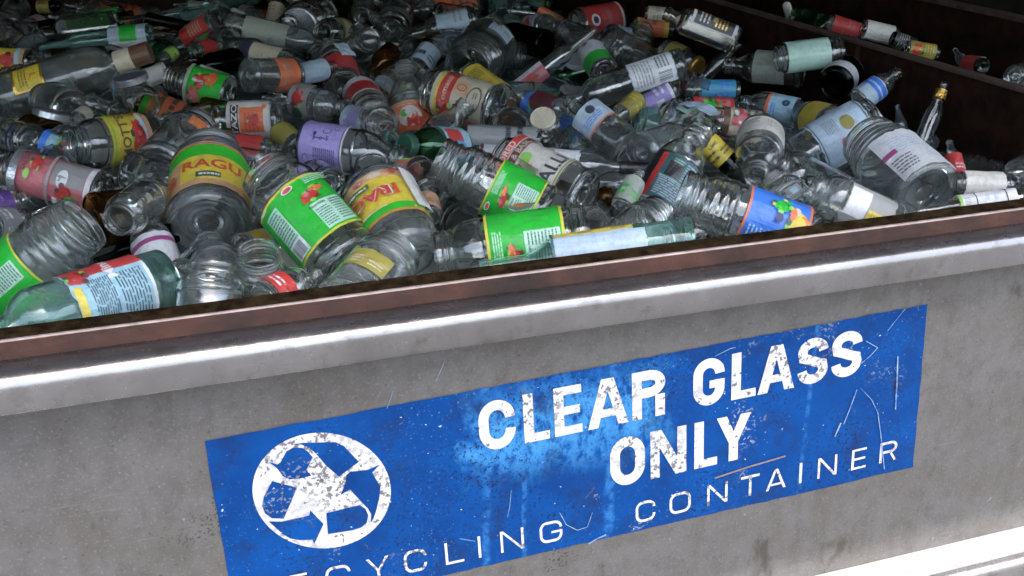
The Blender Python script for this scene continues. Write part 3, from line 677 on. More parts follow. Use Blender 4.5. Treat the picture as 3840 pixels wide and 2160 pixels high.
h('r7', (900, 670), (170, 340), 500, 'jar', 1, 'clear', dict(bg='ivory', span=330, roll=0, v=(.22, .92), el=[('R', -165, 165, .0, .02, 'dkgreen'), ('T', 0, .20, .22, 'RINALLI', 'ink', 1.0), ('R', -165, 165, .03, .06, 'olive'), ('E', -8, .50, 24, .17, 'red'), ('E', 10, .50, 4, .05, 'yellow'), ('E', 22, .62, 14, .09, 'lime'), ('E', -34, .36, 11, .05, 'lime'), ('R', -165, 165, .72, .84, 'maroon'), ('T', 0, .78, .09, 'TOMATO & BASIL', 'cream'), ('R', -165, 165, .86, .98, 'red'), ('T', -2, .92, .10, 'FLAVORED', 'ivory'), ('R', -165, 165, .85, .86, 'ivory')]), 'can-shaped jar with ivory label, red tomato and RINALLI lettering', bump=1, ratio=1.75)
h('r7', (1450, 800), (1875, 70), 440, 'juice', 1, 'clear', dict(bg='teal', span=330, roll=0, v=(.03, .53), el=[('R', -46, -32, 0, 1, 'red'), ('R', -75, -46, 0, 1, 'black'), ('R', -20, 12, .55, .85, 'black'), ('LN', -14, 10, .84, .94, 2, 'mint'), ('LN', 16, 58, .55, .94, 7, 'paleblue'), ('LN', -25, 55, .12, .50, 8, 'paleblue'), ('R', -28, 60, .5, .52, 'mint'), ('R', -165, 165, .0, .02, 'mint')]), 'bottle with dark teal label and long ribbed neck pointing up right', bump=1, ratio=2.1)
h('r7', (1200, 740), (1360, 440), 170, 'juice', 0, 'clear', P_('palegreen', 'green', 0, 300, n=2, v=(.05, .7)), 'slim bottle with pale green label tucked left of the dark teal label')
h('r7', (-60, 330), (1500, 420), 240, 'wine', 0, 'clear', dict(bg='white', span=200, roll=20, v=(.04, .58), el=[('R', -100, 100, .0, .03, 'maroon'), ('R', -100, 100, .52, .56, 'maroon'), ('R', -100, 100, .56, .74, 'grey'), ('LN', -20, 10, .2, .45, 3, 'lav'), ('T', 10, .9, .1, 'TUT', 'dkgreen')]), 'long wine bottle with white label and black neck foil lying level mid pile', cap='black', ratio=5.5, dz=-.005)
h('r7', (1130, 1100), (1520, 790), 430, 'ribjar', 0, 'clear', None, 'clear ribbed jar lying behind the pale teal bottle', bump=2)
h('r7', (1800, 1000), (0, 1260), 360, 'wine', 0, 'teal', dict(bg='paleblue', span=170, roll=-5, v=(.22, .66), el=[('R', 62, 85, .02, .98, 'yellow'), ('LN', 66, 82, .1, .8, 2, 'olive'), ('R', 55, 85, .0, .12, 'dkgreen'), ('R', -85, -55, 0, 1, 'white'), ('R', -10, 0, 0, 1, 'mint'), ('R', -85, 85, .97, 1, 'teal')]), 'pale teal wine bottle with yellow-edged label lying along the lip', bump=7, ratio=4.6)
h('r7', (1960, 940), (1560, 1010), 240, 'jar', 0, 'clear', None, 'clear jar base showing past the end of the teal bottle', bump=-2, dz=-.02)
h('r8', (700, 1200), (-330, 830), 500, 'ribjar', 0, 'clear', dict(bg='blue', span=330, roll=0, v=(.03, .52), el=[('R', -165, 165, .96, 1, 'orange'), ('R', -165, 165, 0, .04, 'orange'), ('E', 10, .18, 30, .17, 'yellow'), ('E', 40, .50, 12, .14, 'green'), ('E', 16, .5, 8, .06, 'navy'), ('LN', -50, -8, .55, .92, 6, 'sky'), ('E', -30, .45, 12, .16, 'sky'), ('R', -50, -26, .05, .3, 'sky')]), 'ridged jar with bright blue label and yellow fruit at the lip', bump=3, ratio=1.9)
# front right
h('r8', (850, 1160), (430, 740), 380, 'jar', 0, 'clear', P_('grey', 'ink', 25, 40, n=0, v=(.45, .62), box='sky'), 'clear jar with tiny pale blue sticker beside the blue label', bump=2, dz=-.01)
h('r8', (1470, 1120), (770, 790), 400, 'jar', 0, 'dusty', dict(bg='grey', span=120, roll=0, v=(.14, .66), el=[('R', -20, 50, .55, .98, 'white'), ('R', -55, 10, .14, .52, 'yellow'), ('LN', -50, 5, .18, .46, 5, 'olive')]), 'dusty jar with peeling yellow and white label right of the blue one', bump=2, ratio=1.9)
h('r8', (1730, 850), (1230, 390), 590, 'ribjar', 1, 'dusty', dict(bg='white', span=110, roll=48, v=(.02, .62), el=[('LN', -35, 20, .50, .86, 6, 'paleblue'), ('E', 25, .35, 16, .13, 'paleblue'), ('E', 25, .35, 13, .11, 'white'), ('LN', -50, -15, .1, .42, 5, 'ink'), ('R', -55, -30, .5, .6, 'magenta')]), 'large ridged jar with torn white label near the right wall', bump=3, ratio=1.5)
h('r8', (560, 600), (1290, 200), 430, 'jar', 1, 'clear', dict(bg='paleblue', span=170, roll=0, v=(.30, .98), el=[('R', -80, 80, .03, .05, 'ink'), ('R', -80, -78, .03, .97, 'ink'), ('R', 78, 80, .03, .97, 'ink'), ('R', -80, 80, .95, .97, 'ink'), ('R', -74, 74, .08, .92, 'paleblue'), ('T', 35, .56, .40, 'SS', 'red', .9), ('E', -20, .62, 18, .12, 'olive'), ('E', 62, .5, 16, .1, 'olive'), ('LN', -45, -10, .2, .45, 6, 'grey'), ('R', 60, 72, .2, .8, 'white')]), 'clear jar with framed pale blue label and red SS curls', bump=1, ratio=1.9)
h('r8', (345, 330), (305, 700), 390, 'juice', -1, 'clear', P_('ivory', 'grey', 0, 200, n=4, v=(.10, .42)), 'bottle with ivory label on top, round mouth pointing to the viewer', bump=2, ratio=2.0)
h('r8', (960, 270), (690, 200), 310, 'jar', 0, 'bluegrey', P_('yellow', 'olive', -10, 200, n=0, v=(.1, .6)), 'clear jar with rounded shoulder and plain yellow label behind the SS label')
h('r8', (660, 170), (180, 70), 240, 'juice', 0, 'clear', dict(bg='sky', span=330, roll=0, v=(.05, .52), el=[('R', -165, 165, .88, 1, 'orange'), ('E', 30, .3, 14, .15, 'navy'), ('E', -20, .3, 20, .2, 'paleblue'), ('LN', -30, 20, .6, .8, 2, 'blue')]), 'bottle with light blue label and orange edge, ribbed neck to the left', ratio=2.1)
h('r8', (390, 280), (-290, 190), 230, 'juice', 0, 'clear', P_('cream', 'ink', 0, 260, n=2, v=(.05, .55), dot='pink', band='brown'), 'bottle with cream label and small pink flower beside the light blue label')
h('r7', (2170, 420), (1880, 150), 190, 'beer', 0, 'dark', P_('yellow', 'ink', 10, 200, n=2, v=(.3, .85), word='LIME'), 'short dark bottle with torn yellow label', cap=None, ratio=1.9)
h('r8', (2420, 770), (1960, 750), 200, 'jar', 0, 'clear', P_('ivory', 'grey', 15, 160, n=0, v=(.15, .9)), 'clear jar with bare ivory label low by the right end of the lip', ratio=2.2)
h('r8', (2530, 870), (1640, 990), 160, 'beer', 0, 'clear', dict(bg='white', span=240, roll=10, v=(.08, .62), el=[('R', -120, 120, .95, 1, 'lime'), ('R', -120, 120, .70, .72, 'black'), ('R', -120, 120, .18, .2, 'black'), ('VB', -20, 30, .82, .92, 6, 'grey'), ('LN', 0, 30, .3, .6, 2, 'paleblue')]), 'slim bottle with white label and black stripes lying on the lip at right', bump=6, ratio=5)
h('r8', (2500, 680), (2640, 560), 270, 'jar', 1, 'clear', None, 'clear jar base at the right edge of the photo', bump=0)
h('r4', (1670, 1330), (1905, 700), 150, 'beer', 1, 'clear', None, 'slender bottle with gold foil on its neck standing by the right wall', ratio=4.2, extra=('gold', .78, .90))
h('r4', (1570, 1240), (1500, 890), 100, 'beer', 1, 'bluegrey', None, 'narrow clear bottle standing upright left of the gold-necked one', ratio=3.4)
h('r8', (1990, 720), (1915, 400), 130, 'beer', 1, 'clear', P_('red', 'white', 0, 330, n=2, v=(.1, .6)), 'small bottle with dark red label standing at the foot of the right wall', ratio=2.8)
h('r8', (1770, 420), (1700, 280), 130, 'juice', 0, 'bluegrey', None, 'little clear bottle neck behind the big ridged jar')
h('r4', (1170, 860), (1510, 610), 200, 'juice', 0, 'clear', dict(bg='paleblue', span=330, roll=0, v=(.05, .5), el=[('R', -165, 165, .5, .95, 'blue'), ('R', -165, 165, .66, .74, 'paleblue')]), 'bottle with blue striped label, neck towards the right wall', ratio=2.3)
h('r4', (1080, 600), (970, 715), 290, 'jar', -1, 'dark', P_('white', 'grey', 0, 200, n=0, v=(.5, .95)), 'dark jar open towards the viewer with torn white label round its rim', ratio=1.3)
h('r4', (1030, 430), (480, 500), 250, 'jar', 0, 'clear', P_('mint', 'palegreen', 0, 330, n=0, v=(.22, .92)), 'jar with plain mint green label against the dark right wall', ratio=2.2)
h('r4', (710, 600), (40, 550), 280, 'juice', 1, 'clear', P_('palegreen', 'grey', 30, 180, n=2, v=(.2, .6)), 'clear bottle with grey-green label left of the mint label', ratio=2.4)
h('r3', (2180, 350), (1560, 110), 270, 'square', 0, 'clear', dict(bg='white', span=84, roll=45, v=(.06, .66), sq=True, el=[('R', -36, 36, .07, .93, 'black'), ('LN', -25, 25, .2, .5, 4, 'gold'), ('LN', -25, 25, .6, .85, 3, 'white'), ('E', -5, .5, 9, .06, 'olive')]), 'square bottle with black label in a white frame at the top right of the pile', ratio=2.4)
h('r3', (1850, 700), (2210, 370), 130, 'beer', 0, 'clear', None, 'thin clear bottle leaning under the square black-labelled bottle')
h('r3', (1300, 220), (1640, 250), 140, 'juice', 0, 'clear', P_('orange', 'brown', 0, 330, n=2, v=(.05, .9), band='yellow'), 'small bottle with orange label near the top of the heap')
h('r3', (1310, 520), (1370, 260), 270, 'ribjar', 0, 'clear', None, 'round-shouldered clear jar below the orange label')
h('r3', (1400, 110), (1660, 130), 110, 'juice', 0, 'clear', P_('cream', 'grey', 0, 330, n=1, v=(.05, .85)), 'small bottle with cream label topmost beside the orange label')
h('r3', (1190, 160), (800, 230), 300, 'jar', 0, 'clear', dict(bg='red', span=330, roll=0, v=(.03, .95), el=[('R', -165, 165, .0, .06, 'ivory'), ('LN', -50, 45, .12, .30, 6, 'pink'), ('R', -20, 40, .34, .44, 'pink'), ('LN', -40, 50, .36, .60, 4, 'pink'), ('E', 10, .78, 20, .12, 'white'), ('E', 10, .78, 12, .07, 'navy')]), 'jar wrapped in a bright red label at the top of the heap', ratio=1.5, bump=-1)
h('r3', (230, 830), (980, 250), 150, 'wine', 0, 'clear', dict(bg='pink', span=140, roll=0, v=(.12, .42), el=[('E', 0, .5, 25, .2, 'red'), ('R', -60, -30, 0, 1, 'white')]), 'clear wine bottle with pink label sloping up to the red label', ratio=6)
h('r3', (1060, 620), (920, 420), 240, 'jar', 1, 'clear', dict(bg='white', span=260, roll=0, v=(.1, .95), el=[('R', -130, 130, .0, .45, 'green'), ('E', 10, .7, 14, .1, 'paleblue'), ('E', 0, .9, 10, .05, 'red')]), 'jar with half white half green label below the red one')
h('r3', (1720, 540), (560, 930), 280, 'wine', 0, 'clear', dict(bg='paleblue', span=120, roll=10, v=(.08, .40), el=[('R', -58, 58, .02, .98, 'white'), ('LN', -45, 45, .5, .92, 6, 'grey'), ('VB', -45, -10, .1, .4, 8, 'ink'), ('LN', 0, 45, .1, .4, 4, 'ink')]), 'large clear bottle with white nutrition label sloping down to the left', ratio=4.4, bump=1)
h('r3', (1650, 750), (1290, 950), 150, 'juice', 0, 'clear', P_('lav', 'white', 0, 330, n=1, v=(.02, .9), band='white'), 'slim bottle with plain lavender label in the middle right', ratio=2.7, bump=1)
h('r3', (2200, 760), (1760, 760), 150, 'juice', 0, 'clear', P_('cyan', 'blue', 0, 330, n=3, v=(.04, .75)), 'small bottle with bright blue label right of centre')
h('r3', (1900, 1120), (1560, 930), 330, 'square', 0, 'clear', P_('mint', 'dkgreen', 45, 50, n=0, v=(.2, .5), box='dkgreen'), 'square cut clear bottle with small mint label', ratio=1.6, bump=1)
h('r3', (1360, 1290), (1720, 1180), 350, 'jar', 0, 'dusty', None, 'cloudy clear jar left of the ribbed neck', ratio=1.6)
h('r3', (2180, 960), (1740, 940), 240, 'jar', 0, 'clear', P_('pink', 'red', 0, 260, n=2, v=(.1, .9), dot='green', band='red'), 'jar with pink label and red rim right of centre')
h('r3', (1300, 1300), (740, 850), 330, 'liquor', 0, 'clear', dict(bg='paleblue', span=130, roll=10, v=(.42, .70), el=[('R', -65, 65, 0, .07, 'orange'), ('E', 10, .7, 14, .2, 'ink'), ('LN', -40, 30, .2, .5, 3, 'blue')]), 'big clear bottle with blue-white label and orange edge in mid pile', ratio=2.4, bump=1)
h('r3', (600, 1200), (530, 1000), 260, 'jar', -1, 'clear', None, 'small jar with beige lid facing the viewer', cap='cream', ratio=1.5, bump=1)
h('r3', (560, 960), (350, 820), 150, 'juice', 0, 'clear', P_('blue', 'lime', 0, 330, n=2, v=(.05, .8), dot='lime'), 'small bottle with blue and green label above the beige lid')
h('r3', (250, 1260), (270, 1020), 340, 'jar', 1, 'clear', None, 'plain clear jar in the centre of the pile')
h('r3', (520, 1190), (-260, 1160), 200, 'wine', 0, 'clear', P_('grey', 'ink', 0, 200, n=1, v=(.05, .8)), 'long bottle with drab grey label lying level in the centre', ratio=3.8)
h('r3', (480, 850), (790, 980), 170, 'wine', 0, 'clear', P_('maroon', 'maroon', 0, 330, n=0, v=(.05, .6)), 'bottle with dark maroon label in mid pile', ratio=3)
h('r3', (560, 380), (90, 270), 250, 'juice', 1, 'dark', None, 'dark clear bottle lying with its round base forward near the back')
h('r3', (720, 200), (440, 50), 70, 'juice', 0, 'dark', P_('orange', 'lime', 0, 330, n=2, v=(.05, .8)), 'tiny bottle with orange and green label in the dark back')
h('r3', (1560, 430), (1850, 570), 220, 'jar', 0, 'clear', P_('olive', 'brown', 0, 200, n=0, v=(.2, .6)), 'clear jar with brass lid below the square bottle', cap='gold')
h('r3', (1350, 840), (1110, 1040), 160, 'juice', 0, 'clear', P_('olive', 'yellow', 0, 330, n=2, v=(.05, .6)), 'small bottle with olive yellow label in mid pile')
h('r3', (1200, 330), (1050, 470), 190, 'jar', 0, 'clear', P_('grey', 'ivory', 0, 200, n=0), 'jar with faded grey label under the red one')
# upper middle
h('r2', (540, 1220), (1410, 1350), 395, 'juice', 0, 'clear', dict(bg='lav', span=330, roll=0, v=(.03, .46), el=[('R', -165, 165, .0, .035, 'navy'), ('R', -165, 165, .94, .965, 'ink'), ('R', -165, 165, .965, 1, 'ivory'), ('E', 34, .18, 13, .07, 'ink'), ('E', 34, .18, 10, .05, 'lav'), ('LN', 5, 52, .36, .86, 11, 'navy'), ('TV', -20, .5, .10, 'S~o~S', 'navy'), ('E', -30, .35, 4, .04, 'navy'), ('E', -38, .6, 8, .1, 'navy'), ('E', -38, .6, 6.5, .08, 'lav'), ('E', -48, .8, 6, .07, 'navy'), ('E', -48, .8, 4.5, .055, 'lav'), ('LN', 52, 60, .05, .9, 1, 'white')]), 'bottle with lavender label and curly print lying left of centre', bump=2, ratio=2.35)
h('r2', (1860, 1250), (1400, 1235), 330, 'juice', -1, 'green', dict(bg='sky', span=200, roll=0, v=(.05, .5), el=[('R', -20, 60, .3, .9, 'red'), ('E', 0, .5, 20, .3, 'cyan'), ('E', -30, .4, 14, .2, 'magenta')]), 'green-tinted bottle with dark green cap facing the viewer', cap='dkgreen', ratio=2.1, bump=1)
h('r2', (340, 1005), (-660, 1040), 310, 'juice', 0, 'clear', dict(bg='ivory', span=330, roll=0, v=(.05, .42), el=[('R', -165, 165, .0, .03, 'grey'), ('R', -42, 38, .16, .70, 'orange'), ('E', 0, .38, 14, .13, 'red'), ('R', -45, 45, .72, .90, 'black'), ('T', 0, .81, .13, 'TAZO', 'ivory', 1.35), ('LN', -35, 20, .25, .6, 4, 'red'), ('E', 36, .14, 8, .06, 'orange')]), 'tea bottle with ivory label, orange panel and black TAZO strip', ratio=3.1, bump=1)
h('r2', (470, 850), (915, 925), 300, 'juice', -1, 'dusty', dict(bg='grey', span=180, roll=10, v=(.05, .42), el=[('E', -20, .5, 28, .3, 'red'), ('E', 30, .5, 20, .25, 'dkgreen')]), 'hazy bottle with red label and round mouth facing right, above the lavender one', ratio=1.8)
h('r2', (1150, 990), (1250, 1100), 300, 'juice', -1, 'clear', None, 'clear bottle looking into its open mouth above the green cap', ratio=1.5, bump=1)
h('r2', (930, 1010), (1200, 1080), 240, 'jar', 0, 'clear', P_('paleblue', 'grey', 0, 200, n=4, v=(.05, .7), box='lav'), 'jar with small pale label beside the open mouth')
h('r2', (1490, 1230), (1400, 540), 340, 'juice', 1, 'dusty', dict(bg='orange', span=330, roll=0, v=(.06, .42), el=[('E', -5, .5, 34, .34, 'ivory'), ('E', -20, .6, 10, .1, 'green'), ('T', 12, .28, .3, 'ME', 'red'), ('R', -165, 165, .9, 1, 'peach'), ('LN', -60, 60, .84, .9, 1, 'ivory')]), 'bottle standing up with orange ring label and red letters ME', ratio=2.3)
h('r2', (2190, 930), (1590, 760), 390, 'jar', 0, 'clear', dict(bg='cream', span=330, roll=0, v=(.10, .80), el=[('R', -165, 165, .62, .88, 'red'), ('R', -165, 165, .88, .93, 'yellow'), ('T', 12, .76, .10, 'Tomato', 'cream', 1.3), ('E', -38, .68, 16, .15, 'red'), ('E', -48, .50, 12, .12, 'red'), ('R', 10, 40, .30, .58, 'peach'), ('E', 25, .44, 9, .10, 'brown'), ('E', 25, .44, 7, .08, 'peach'), ('E', 5, .16, 30, .14, 'ink'), ('E', 5, .16, 26, .12, 'cream'), ('LN', -14, 20, .1, .2, 2, 'ink'), ('R', -90, -45, 0, .4, 'red')]), 'sauce jar with cream and red label, tomatoes and framed picture', ratio=1.75, bump=1)
h('r2', (2120, 380), (1930, 600), 500, 'ribjar', -1, 'clear', P_('paleblue', 'grey', 0, 50, n=1, v=(.1, .4)), 'big ribbed jar with wide dark mouth facing the viewer at upper centre', ratio=1.4)
h('r2', (880, 740), (790, 440), 320, 'ribjar', 0, 'clear', P_('red', 'pink', 0, 280, n=3, v=(.1, .5)), 'ridged clear jar with red label at its lower end')
h('r2', (1120, 950), (1010, 780), 310, 'jar', 0, 'clear', P_('red', 'white', 0, 300, n=0, band='white', v=(.2, .9), head='white'), 'jar with red and white banded label beside the hazy bottle')
h('r2', (1480, 620), (1690, 330), 200, 'juice', 0, 'clear', P_('paleblue', 'ink', 0, 200, n=1, v=(.15, .6)), 'bottle with small light blue label in the upper centre')
h('r2', (1100, 330), (860, 480), 220, 'juice', 1, 'clear', None, 'clear bottle with dark round base, upper centre')
h('r2', (660, 130), (500, 230), 390, 'jar', -1, 'clear', None, 'jar with a grey metal lid turned to the viewer near the back', cap='silver', ratio=1.4)
h('r2', (320, 30), (270, 230), 130, 'juice', 0, 'clear', P_('cream', 'olive', 0, 330, n=2, v=(.05, .9)), 'bottle with cream paper strip beside the metal lid')
h('r2', (20, 110), (175, 145), 140, 'juice', -1, 'dusty', P_('grey', 'grey', 0, 200, n=0), 'small pale bottle with round white mouth near the back')
h('r2', (-110, 200), (900, 440), 220, 'wine', 0, 'dusty', dict(bg='palegreen', span=150, roll=10, v=(.16, .52), el=[('T', 15, .66, .12, 'G', 'ink'), ('E', 15, .66, 5, .02, 'palegreen')]), 'grey-green wine bottle with plain label and letter G', ratio=4.4, bump=0)
h('r2', (-60, 400), (640, 590), 190, 'wine', 0, 'clear', dict(bg='cream', span=160, roll=0, v=(.14, .60), el=[('R', -80, 80, .0, .28, 'navy'), ('LN', -10, 10, .6, .64, 1, 'brown')]), 'wine bottle with navy and cream label under the grey-green one', ratio=4.2)
h('r2', (880, 270), (700, 270), 230, 'jar', 0, 'clear', P_('olive', 'cream', 0, 300, n=0, v=(.1, .5), box='cream'), 'ridged jar with yellowed label right of the metal lid')
h('r2', (1030, 150), (1060, 10), 190, 'jar', 0, 'clear', None, 'clear jar at the very back of the heap')
h('r2', (1290, 250), (1350, 70), 290, 'jar', 0, 'clear', P_('silver', 'grey', 0, 300, n=0, v=(.1, .3)), 'clear jar with silvery band near the back')
h('r2', (2010, 160), (1460, 290), 220, 'juice', 1, 'clear', P_('paleblue', 'grey', 0, 260, n=4, v=(.12, .6)), 'bottle with pale blue label and dark round base near the back', ratio=2.4)
h('r2', (60, 640), (480, 640), 290, 'jar', 1, 'dusty', P_('orange', 'grey', 0, 280, n=2, v=(.45, .98)), 'hazy jar with its base to the left and dull orange label')
h('r2', (470, 650), (800, 560), 180, 'juice', 0, 'clear', P_('paleblue', 'white', 0, 330, n=0, v=(.05, .7)), 'bottle with pale blue blank label behind the orange one')
h('r2', (1290, 430), (1110, 600), 170, 'beer', 0, 'amber', None, 'small amber glass bottle in the upper centre', ratio=2)
h('r2', (1140, 860), (1320, 590), 190, 'juice', 0, 'clear', P_('grey', 'sky', 0, 150, n=1, v=(.2, .5)), 'streaky clear bottle between the amber one and the orange ring')
h('r2', (500, 1260), (330, 1110), 200, 'jar', 0, 'clear', P_('olive', 'cream', 0, 200, n=0, v=(.2, .95)), 'jar with folded yellow label beside the lavender one')
h('r1', (1940, 1330), (2330, 1400), 240, 'square', 0, 'clear', dict(bg='black', span=84, roll=40, v=(.03, .75), sq=True, el=[('R', -38, 38, .90, .93, 'white'), ('R', -38, 38, .80, .82, 'white'), ('LN', -25, 25, .2, .6, 3, 'grey')]), 'square bottle with black label and white lines below the orange panel', ratio=1.8, bump=1)
h('r2', (-20, 1220), (330, 1270), 170, 'juice', 0, 'clear', P_('red', 'orange', 0, 200, n=0, v=(.05, .7)), 'bottle with faded red label below the ivory tea label')
h('r6', (770, 430), (600, 320), 280, 'jar', 1, 'clear', None, 'clear jar base between the green and the yellow labelled jars')
h('r6', (1160, 480), (1110, 250), 320, 'jar', 0, 'clear', None, 'clear jar with amber lid behind the RAGU jar', cap='brown', ratio=1.3)
h('r6', (1370, 520), (1430, 290), 240, 'jar', 0, 'clear', P_('paleblue', 'orange', 0, 300, n=3, v=(.1, .9), head='orange', band='lime', dot='pink'), 'jar with pastel blue and orange label behind the ridged jar')
h('r6', (1620, 540), (1520, 300), 330, 'jar', 1, 'clear', None, 'round clear jar right of the pastel label')
h('r6', (1610, 710), (1570, 500), 190, 'juice', 0, 'clear', P_('peach', 'brown', 0, 200, n=2, v=(.05, .6)), 'bottle with peach label between two ridged jars')
h('r6', (0, 980), (250, 920), 230, 'jar', 0, 'clear', P_('yellow', 'blue', 0, 300, n=0, v=(.1, .9), band='blue', head='white'), 'jar with yellow and blue label low between the big jars', dz=-.05, bump=-4)
# upper left
h('r1', (-130, 890), (1270, 440), 420, 'liquor', 0, 'dusty', dict(bg='gold', span=62, roll=-30, v=(.24, .42), el=[('R', -30, 30, .02, .98, 'gold'), ('R', -27, 27, .08, .92, 'yellow'), ('LN', -20, 20, .2, .5, 3, 'brown'), ('T', 0, .7, .2, 'L', 'red')]), 'large textured spirits bottle with gold square label at upper left', cap='brown', ratio=3.3, rough=.0012, bump=1, extra=('cream', .80, .90))
h('r1', (350, 240), (1130, 110), 130, 'wine', 0, 'dark', dict(bg='green', span=240, roll=0, v=(.20, .85), el=[('R', -120, 120, 0, .15, 'white'), ('VB', -40, 40, .03, .13, 8, 'grey')]), 'dark bottle with bright green strip label in the top left', ratio=5)
h('r1', (1120, 190), (1790, 55), 100, 'beer', 0, 'bluegrey', None, 'thin bottle with shining neck in the top left dark', ratio=5)
h('r1', (1290, 290), (330, 400), 180, 'wine', 0, 'teal', dict(bg='paleblue', span=330, roll=0, v=(.03, .36), el=[('R', -165, 165, .25, .7, 'green'), ('R', -165, -20, .0, 1, 'white')]), 'teal bottle with bright green square label below the green strip', ratio=5)
h('r1', (270, 520), (-80, 500), 190, 'jar', 0, 'clear', dict(bg='yellow', span=330, roll=0, v=(.05, .95), el=[('E', 0, .5, 30, .25, 'red'), ('R', -165, 165, .1, .25, 'sky'), ('R', -165, 165, 0, .1, 'peach')]), 'jar with yellow label and red tomato at the left edge', ratio=1.9)
h('r1', (940, 770), (1460, 590), 150, 'wine', 0, 'clear', P_('ivory', 'grey', 0, 330, n=0, v=(.05, .9)), 'bottle with blank ivory label below the gold-capped spirits bottle', ratio=3.6)
h('r1', (1120, 790), (1240, 910), 320, 'jar', -1, 'clear', P_('cyan', 'teal', 0, 330, n=0, v=(.0, .12)), 'open jar with a blue disc showing inside, left of centre', ratio=1.5)
h('r1', (1950, 800), (1440, 660), 310, 'ribjar', 0, 'clear', dict(bg='green', span=300, roll=0, v=(.03, .60), el=[('E', 20, .62, 20, .16, 'red'), ('E', 0, .6, 14, .1, 'red'), ('E', 30, .32, 20, .16, 'orange'), ('E', -30, .7, 20, .16, 'pink'), ('R', -60, 60, .9, 1, 'palegreen'), ('TV', 10, .62, .08, 'Garden', 'white')]), 'ridged jar with green and red vegetable label, upper left', ratio=1.8)
h('r1', (1290, 1160), (600, 1240), 420, 'jar', 0, 'clear', dict(bg='yellow', span=330, roll=0, v=(.14, .64), el=[('R', -165, 165, .0, .10, 'peach'), ('R', -165, 165, .10, .26, 'orange'), ('R', -40, 60, .12, .26, 'sky'), ('E', 5, .34, 30, .17, 'red'), ('E', 10, .34, 6, .04, 'pink'), ('E', -70, .4, 20, .2, 'red'), ('R', -165, 165, .95, .98, 'green'), ('T', 10, .70, .22, "MOTT'S", 'ink', .95), ('E', 50, .25, 10, .06, 'cream')]), "juice jar with yellow MOTT'S label and red apple", ratio=1.75, bump=1)
h('r1', (270, 1200), (40, 1150), 300, 'jar', 0, 'clear', P_('navy', 'paleblue', 0, 100, n=1, v=(.1, .3)), 'dim clear jar at the left edge above the pink bottle')
h('r1', (690, 1320), (330, 1180), 170, 'jar', 0, 'clear', dict(bg='sky', span=330, roll=0, v=(.05, .95), el=[('E', 0, .3, 40, .2, 'red'), ('R', -165, 165, .8, 1, 'blue'), ('R', -165, 165, .45, .52, 'lime')]), 'small jar with sky blue and tomato label left of the apple label')
h('r1', (1360, 1460), (1680, 1070), 500, 'jar', 0, 'clear', P_('orange', 'yellow', 10, 60, n=2, v=(.55, .7)), 'large clear jar with small orange oval label behind the round base', ratio=1.6)
h('r1', (1650, 440), (1860, 400), 160, 'jar', 0, 'clear', P_('red', 'maroon', 0, 300, n=0), 'jar with dark red label in the upper left shade')
h('r1', (1250, 150), (1870, 290), 100, 'wine', 0, 'dark', None, 'black bottle neck lying under the shining neck')
h('r1', (1680, 590), (2030, 710), 90, 'beer', 0, 'clear', P_('ivory', 'ivory', 0, 330, n=0, v=(.05, .7)), 'thin bottle with ivory strip above the vegetable label')
h('r1', (2010, 500), (1640, 580), 200, 'juice', 0, 'dark', None, 'dark bottle lying above the ivory strip')
h('r1', (300, 60), (500, 50), 100, 'jar', 0, 'dark', P_('olive', 'ink', 0, 330, n=2), 'dim jar with olive label in the top left corner')
h('r1', (350, 310), (110, 400), 110, 'beer', 0, 'bluegrey', None, 'glinting clear bottle neck at the left back')
h('r1', (560, 720), (980, 670), 190, 'juice', 0, 'clear', P_('maroon', 'maroon', 0, 150, n=0, v=(.1, .4)), 'clear bottle under the spirits bottle shoulder')
h('r1', (980, 950), (620, 830), 170, 'juice', 0, 'clear', None, 'clear bottle below the ivory label, left')
h('r1', (730, 960), (600, 1060), 130, 'juice', 0, 'clear', P_('cream', 'grey', 0, 200, n=2), 'small bottle with cream scrap above the apple label')
h('r1', (1480, 440), (1330, 540), 110, 'juice', 0, 'clear', P_('lime', 'red', 0, 200, n=1), 'small bottle with lime scrap in the upper left')
# second bay beyond the partition
NB2 = len(H)
h('r4', (1190, 280), (910, 190), 150, 'jar', 0, 'clear', P_('red', 'pink', 0, 330, n=3, v=(.0, .98)), 'jar with shiny red label in the narrow bay beyond the partition')
h('r4', (1200, 240), (1500, 310), 150, 'jar', 0, 'clear', P_('ivory', 'ivory', 0, 330, n=0, v=(.0, .9)), 'jar with blank ivory label beyond the partition')
h('r4', (1450, 320), (1670, 400), 120, 'jar', 0, 'dark', P_('black', 'palegreen', 0, 330, n=5, v=(.0, .95)), 'jar with black speckled label beyond the partition')
h('r4', (1570, 400), (1850, 450), 120, 'jar', 0, 'clear', dict(bg='olive', span=330, roll=0, v=(0, .95), el=[('E', 10, .3, 40, .22, 'orange'), ('E', 20, .3, 18, .12, 'red'), ('LN', -40, 60, .5, .9, 4, 'yellow')]), 'jar with orange flower label beyond the partition')
h('r4', (2100, 590), (1990, 420), 90, 'beer', 0, 'bluegrey', None, 'thin clear bottle glinting beyond the partition')
h('r4', (2230, 560), (2080, 540), 140, 'jar', 0, 'dark', P_('red', 'red', 0, 330, n=0, v=(.1, .9)), 'dark jar with plain red label beyond the partition')
h('r4', (2500, 650), (2620, 600), 200, 'jar', 1, 'clear', None, 'clear jar base at the right edge beyond the partition')
h('r4', (600, 170), (555, 10), 60, 'beer', 0, 'clear', P_('ivory', 'ivory', 0, 330, n=0, v=(.1, .8)), 'narrow bottle with ivory label standing far back beyond the partition')
h('r4', (860, 180), (620, 100), 130, 'juice', 0, 'green', None, 'dim green bottle far back beyond the partition')

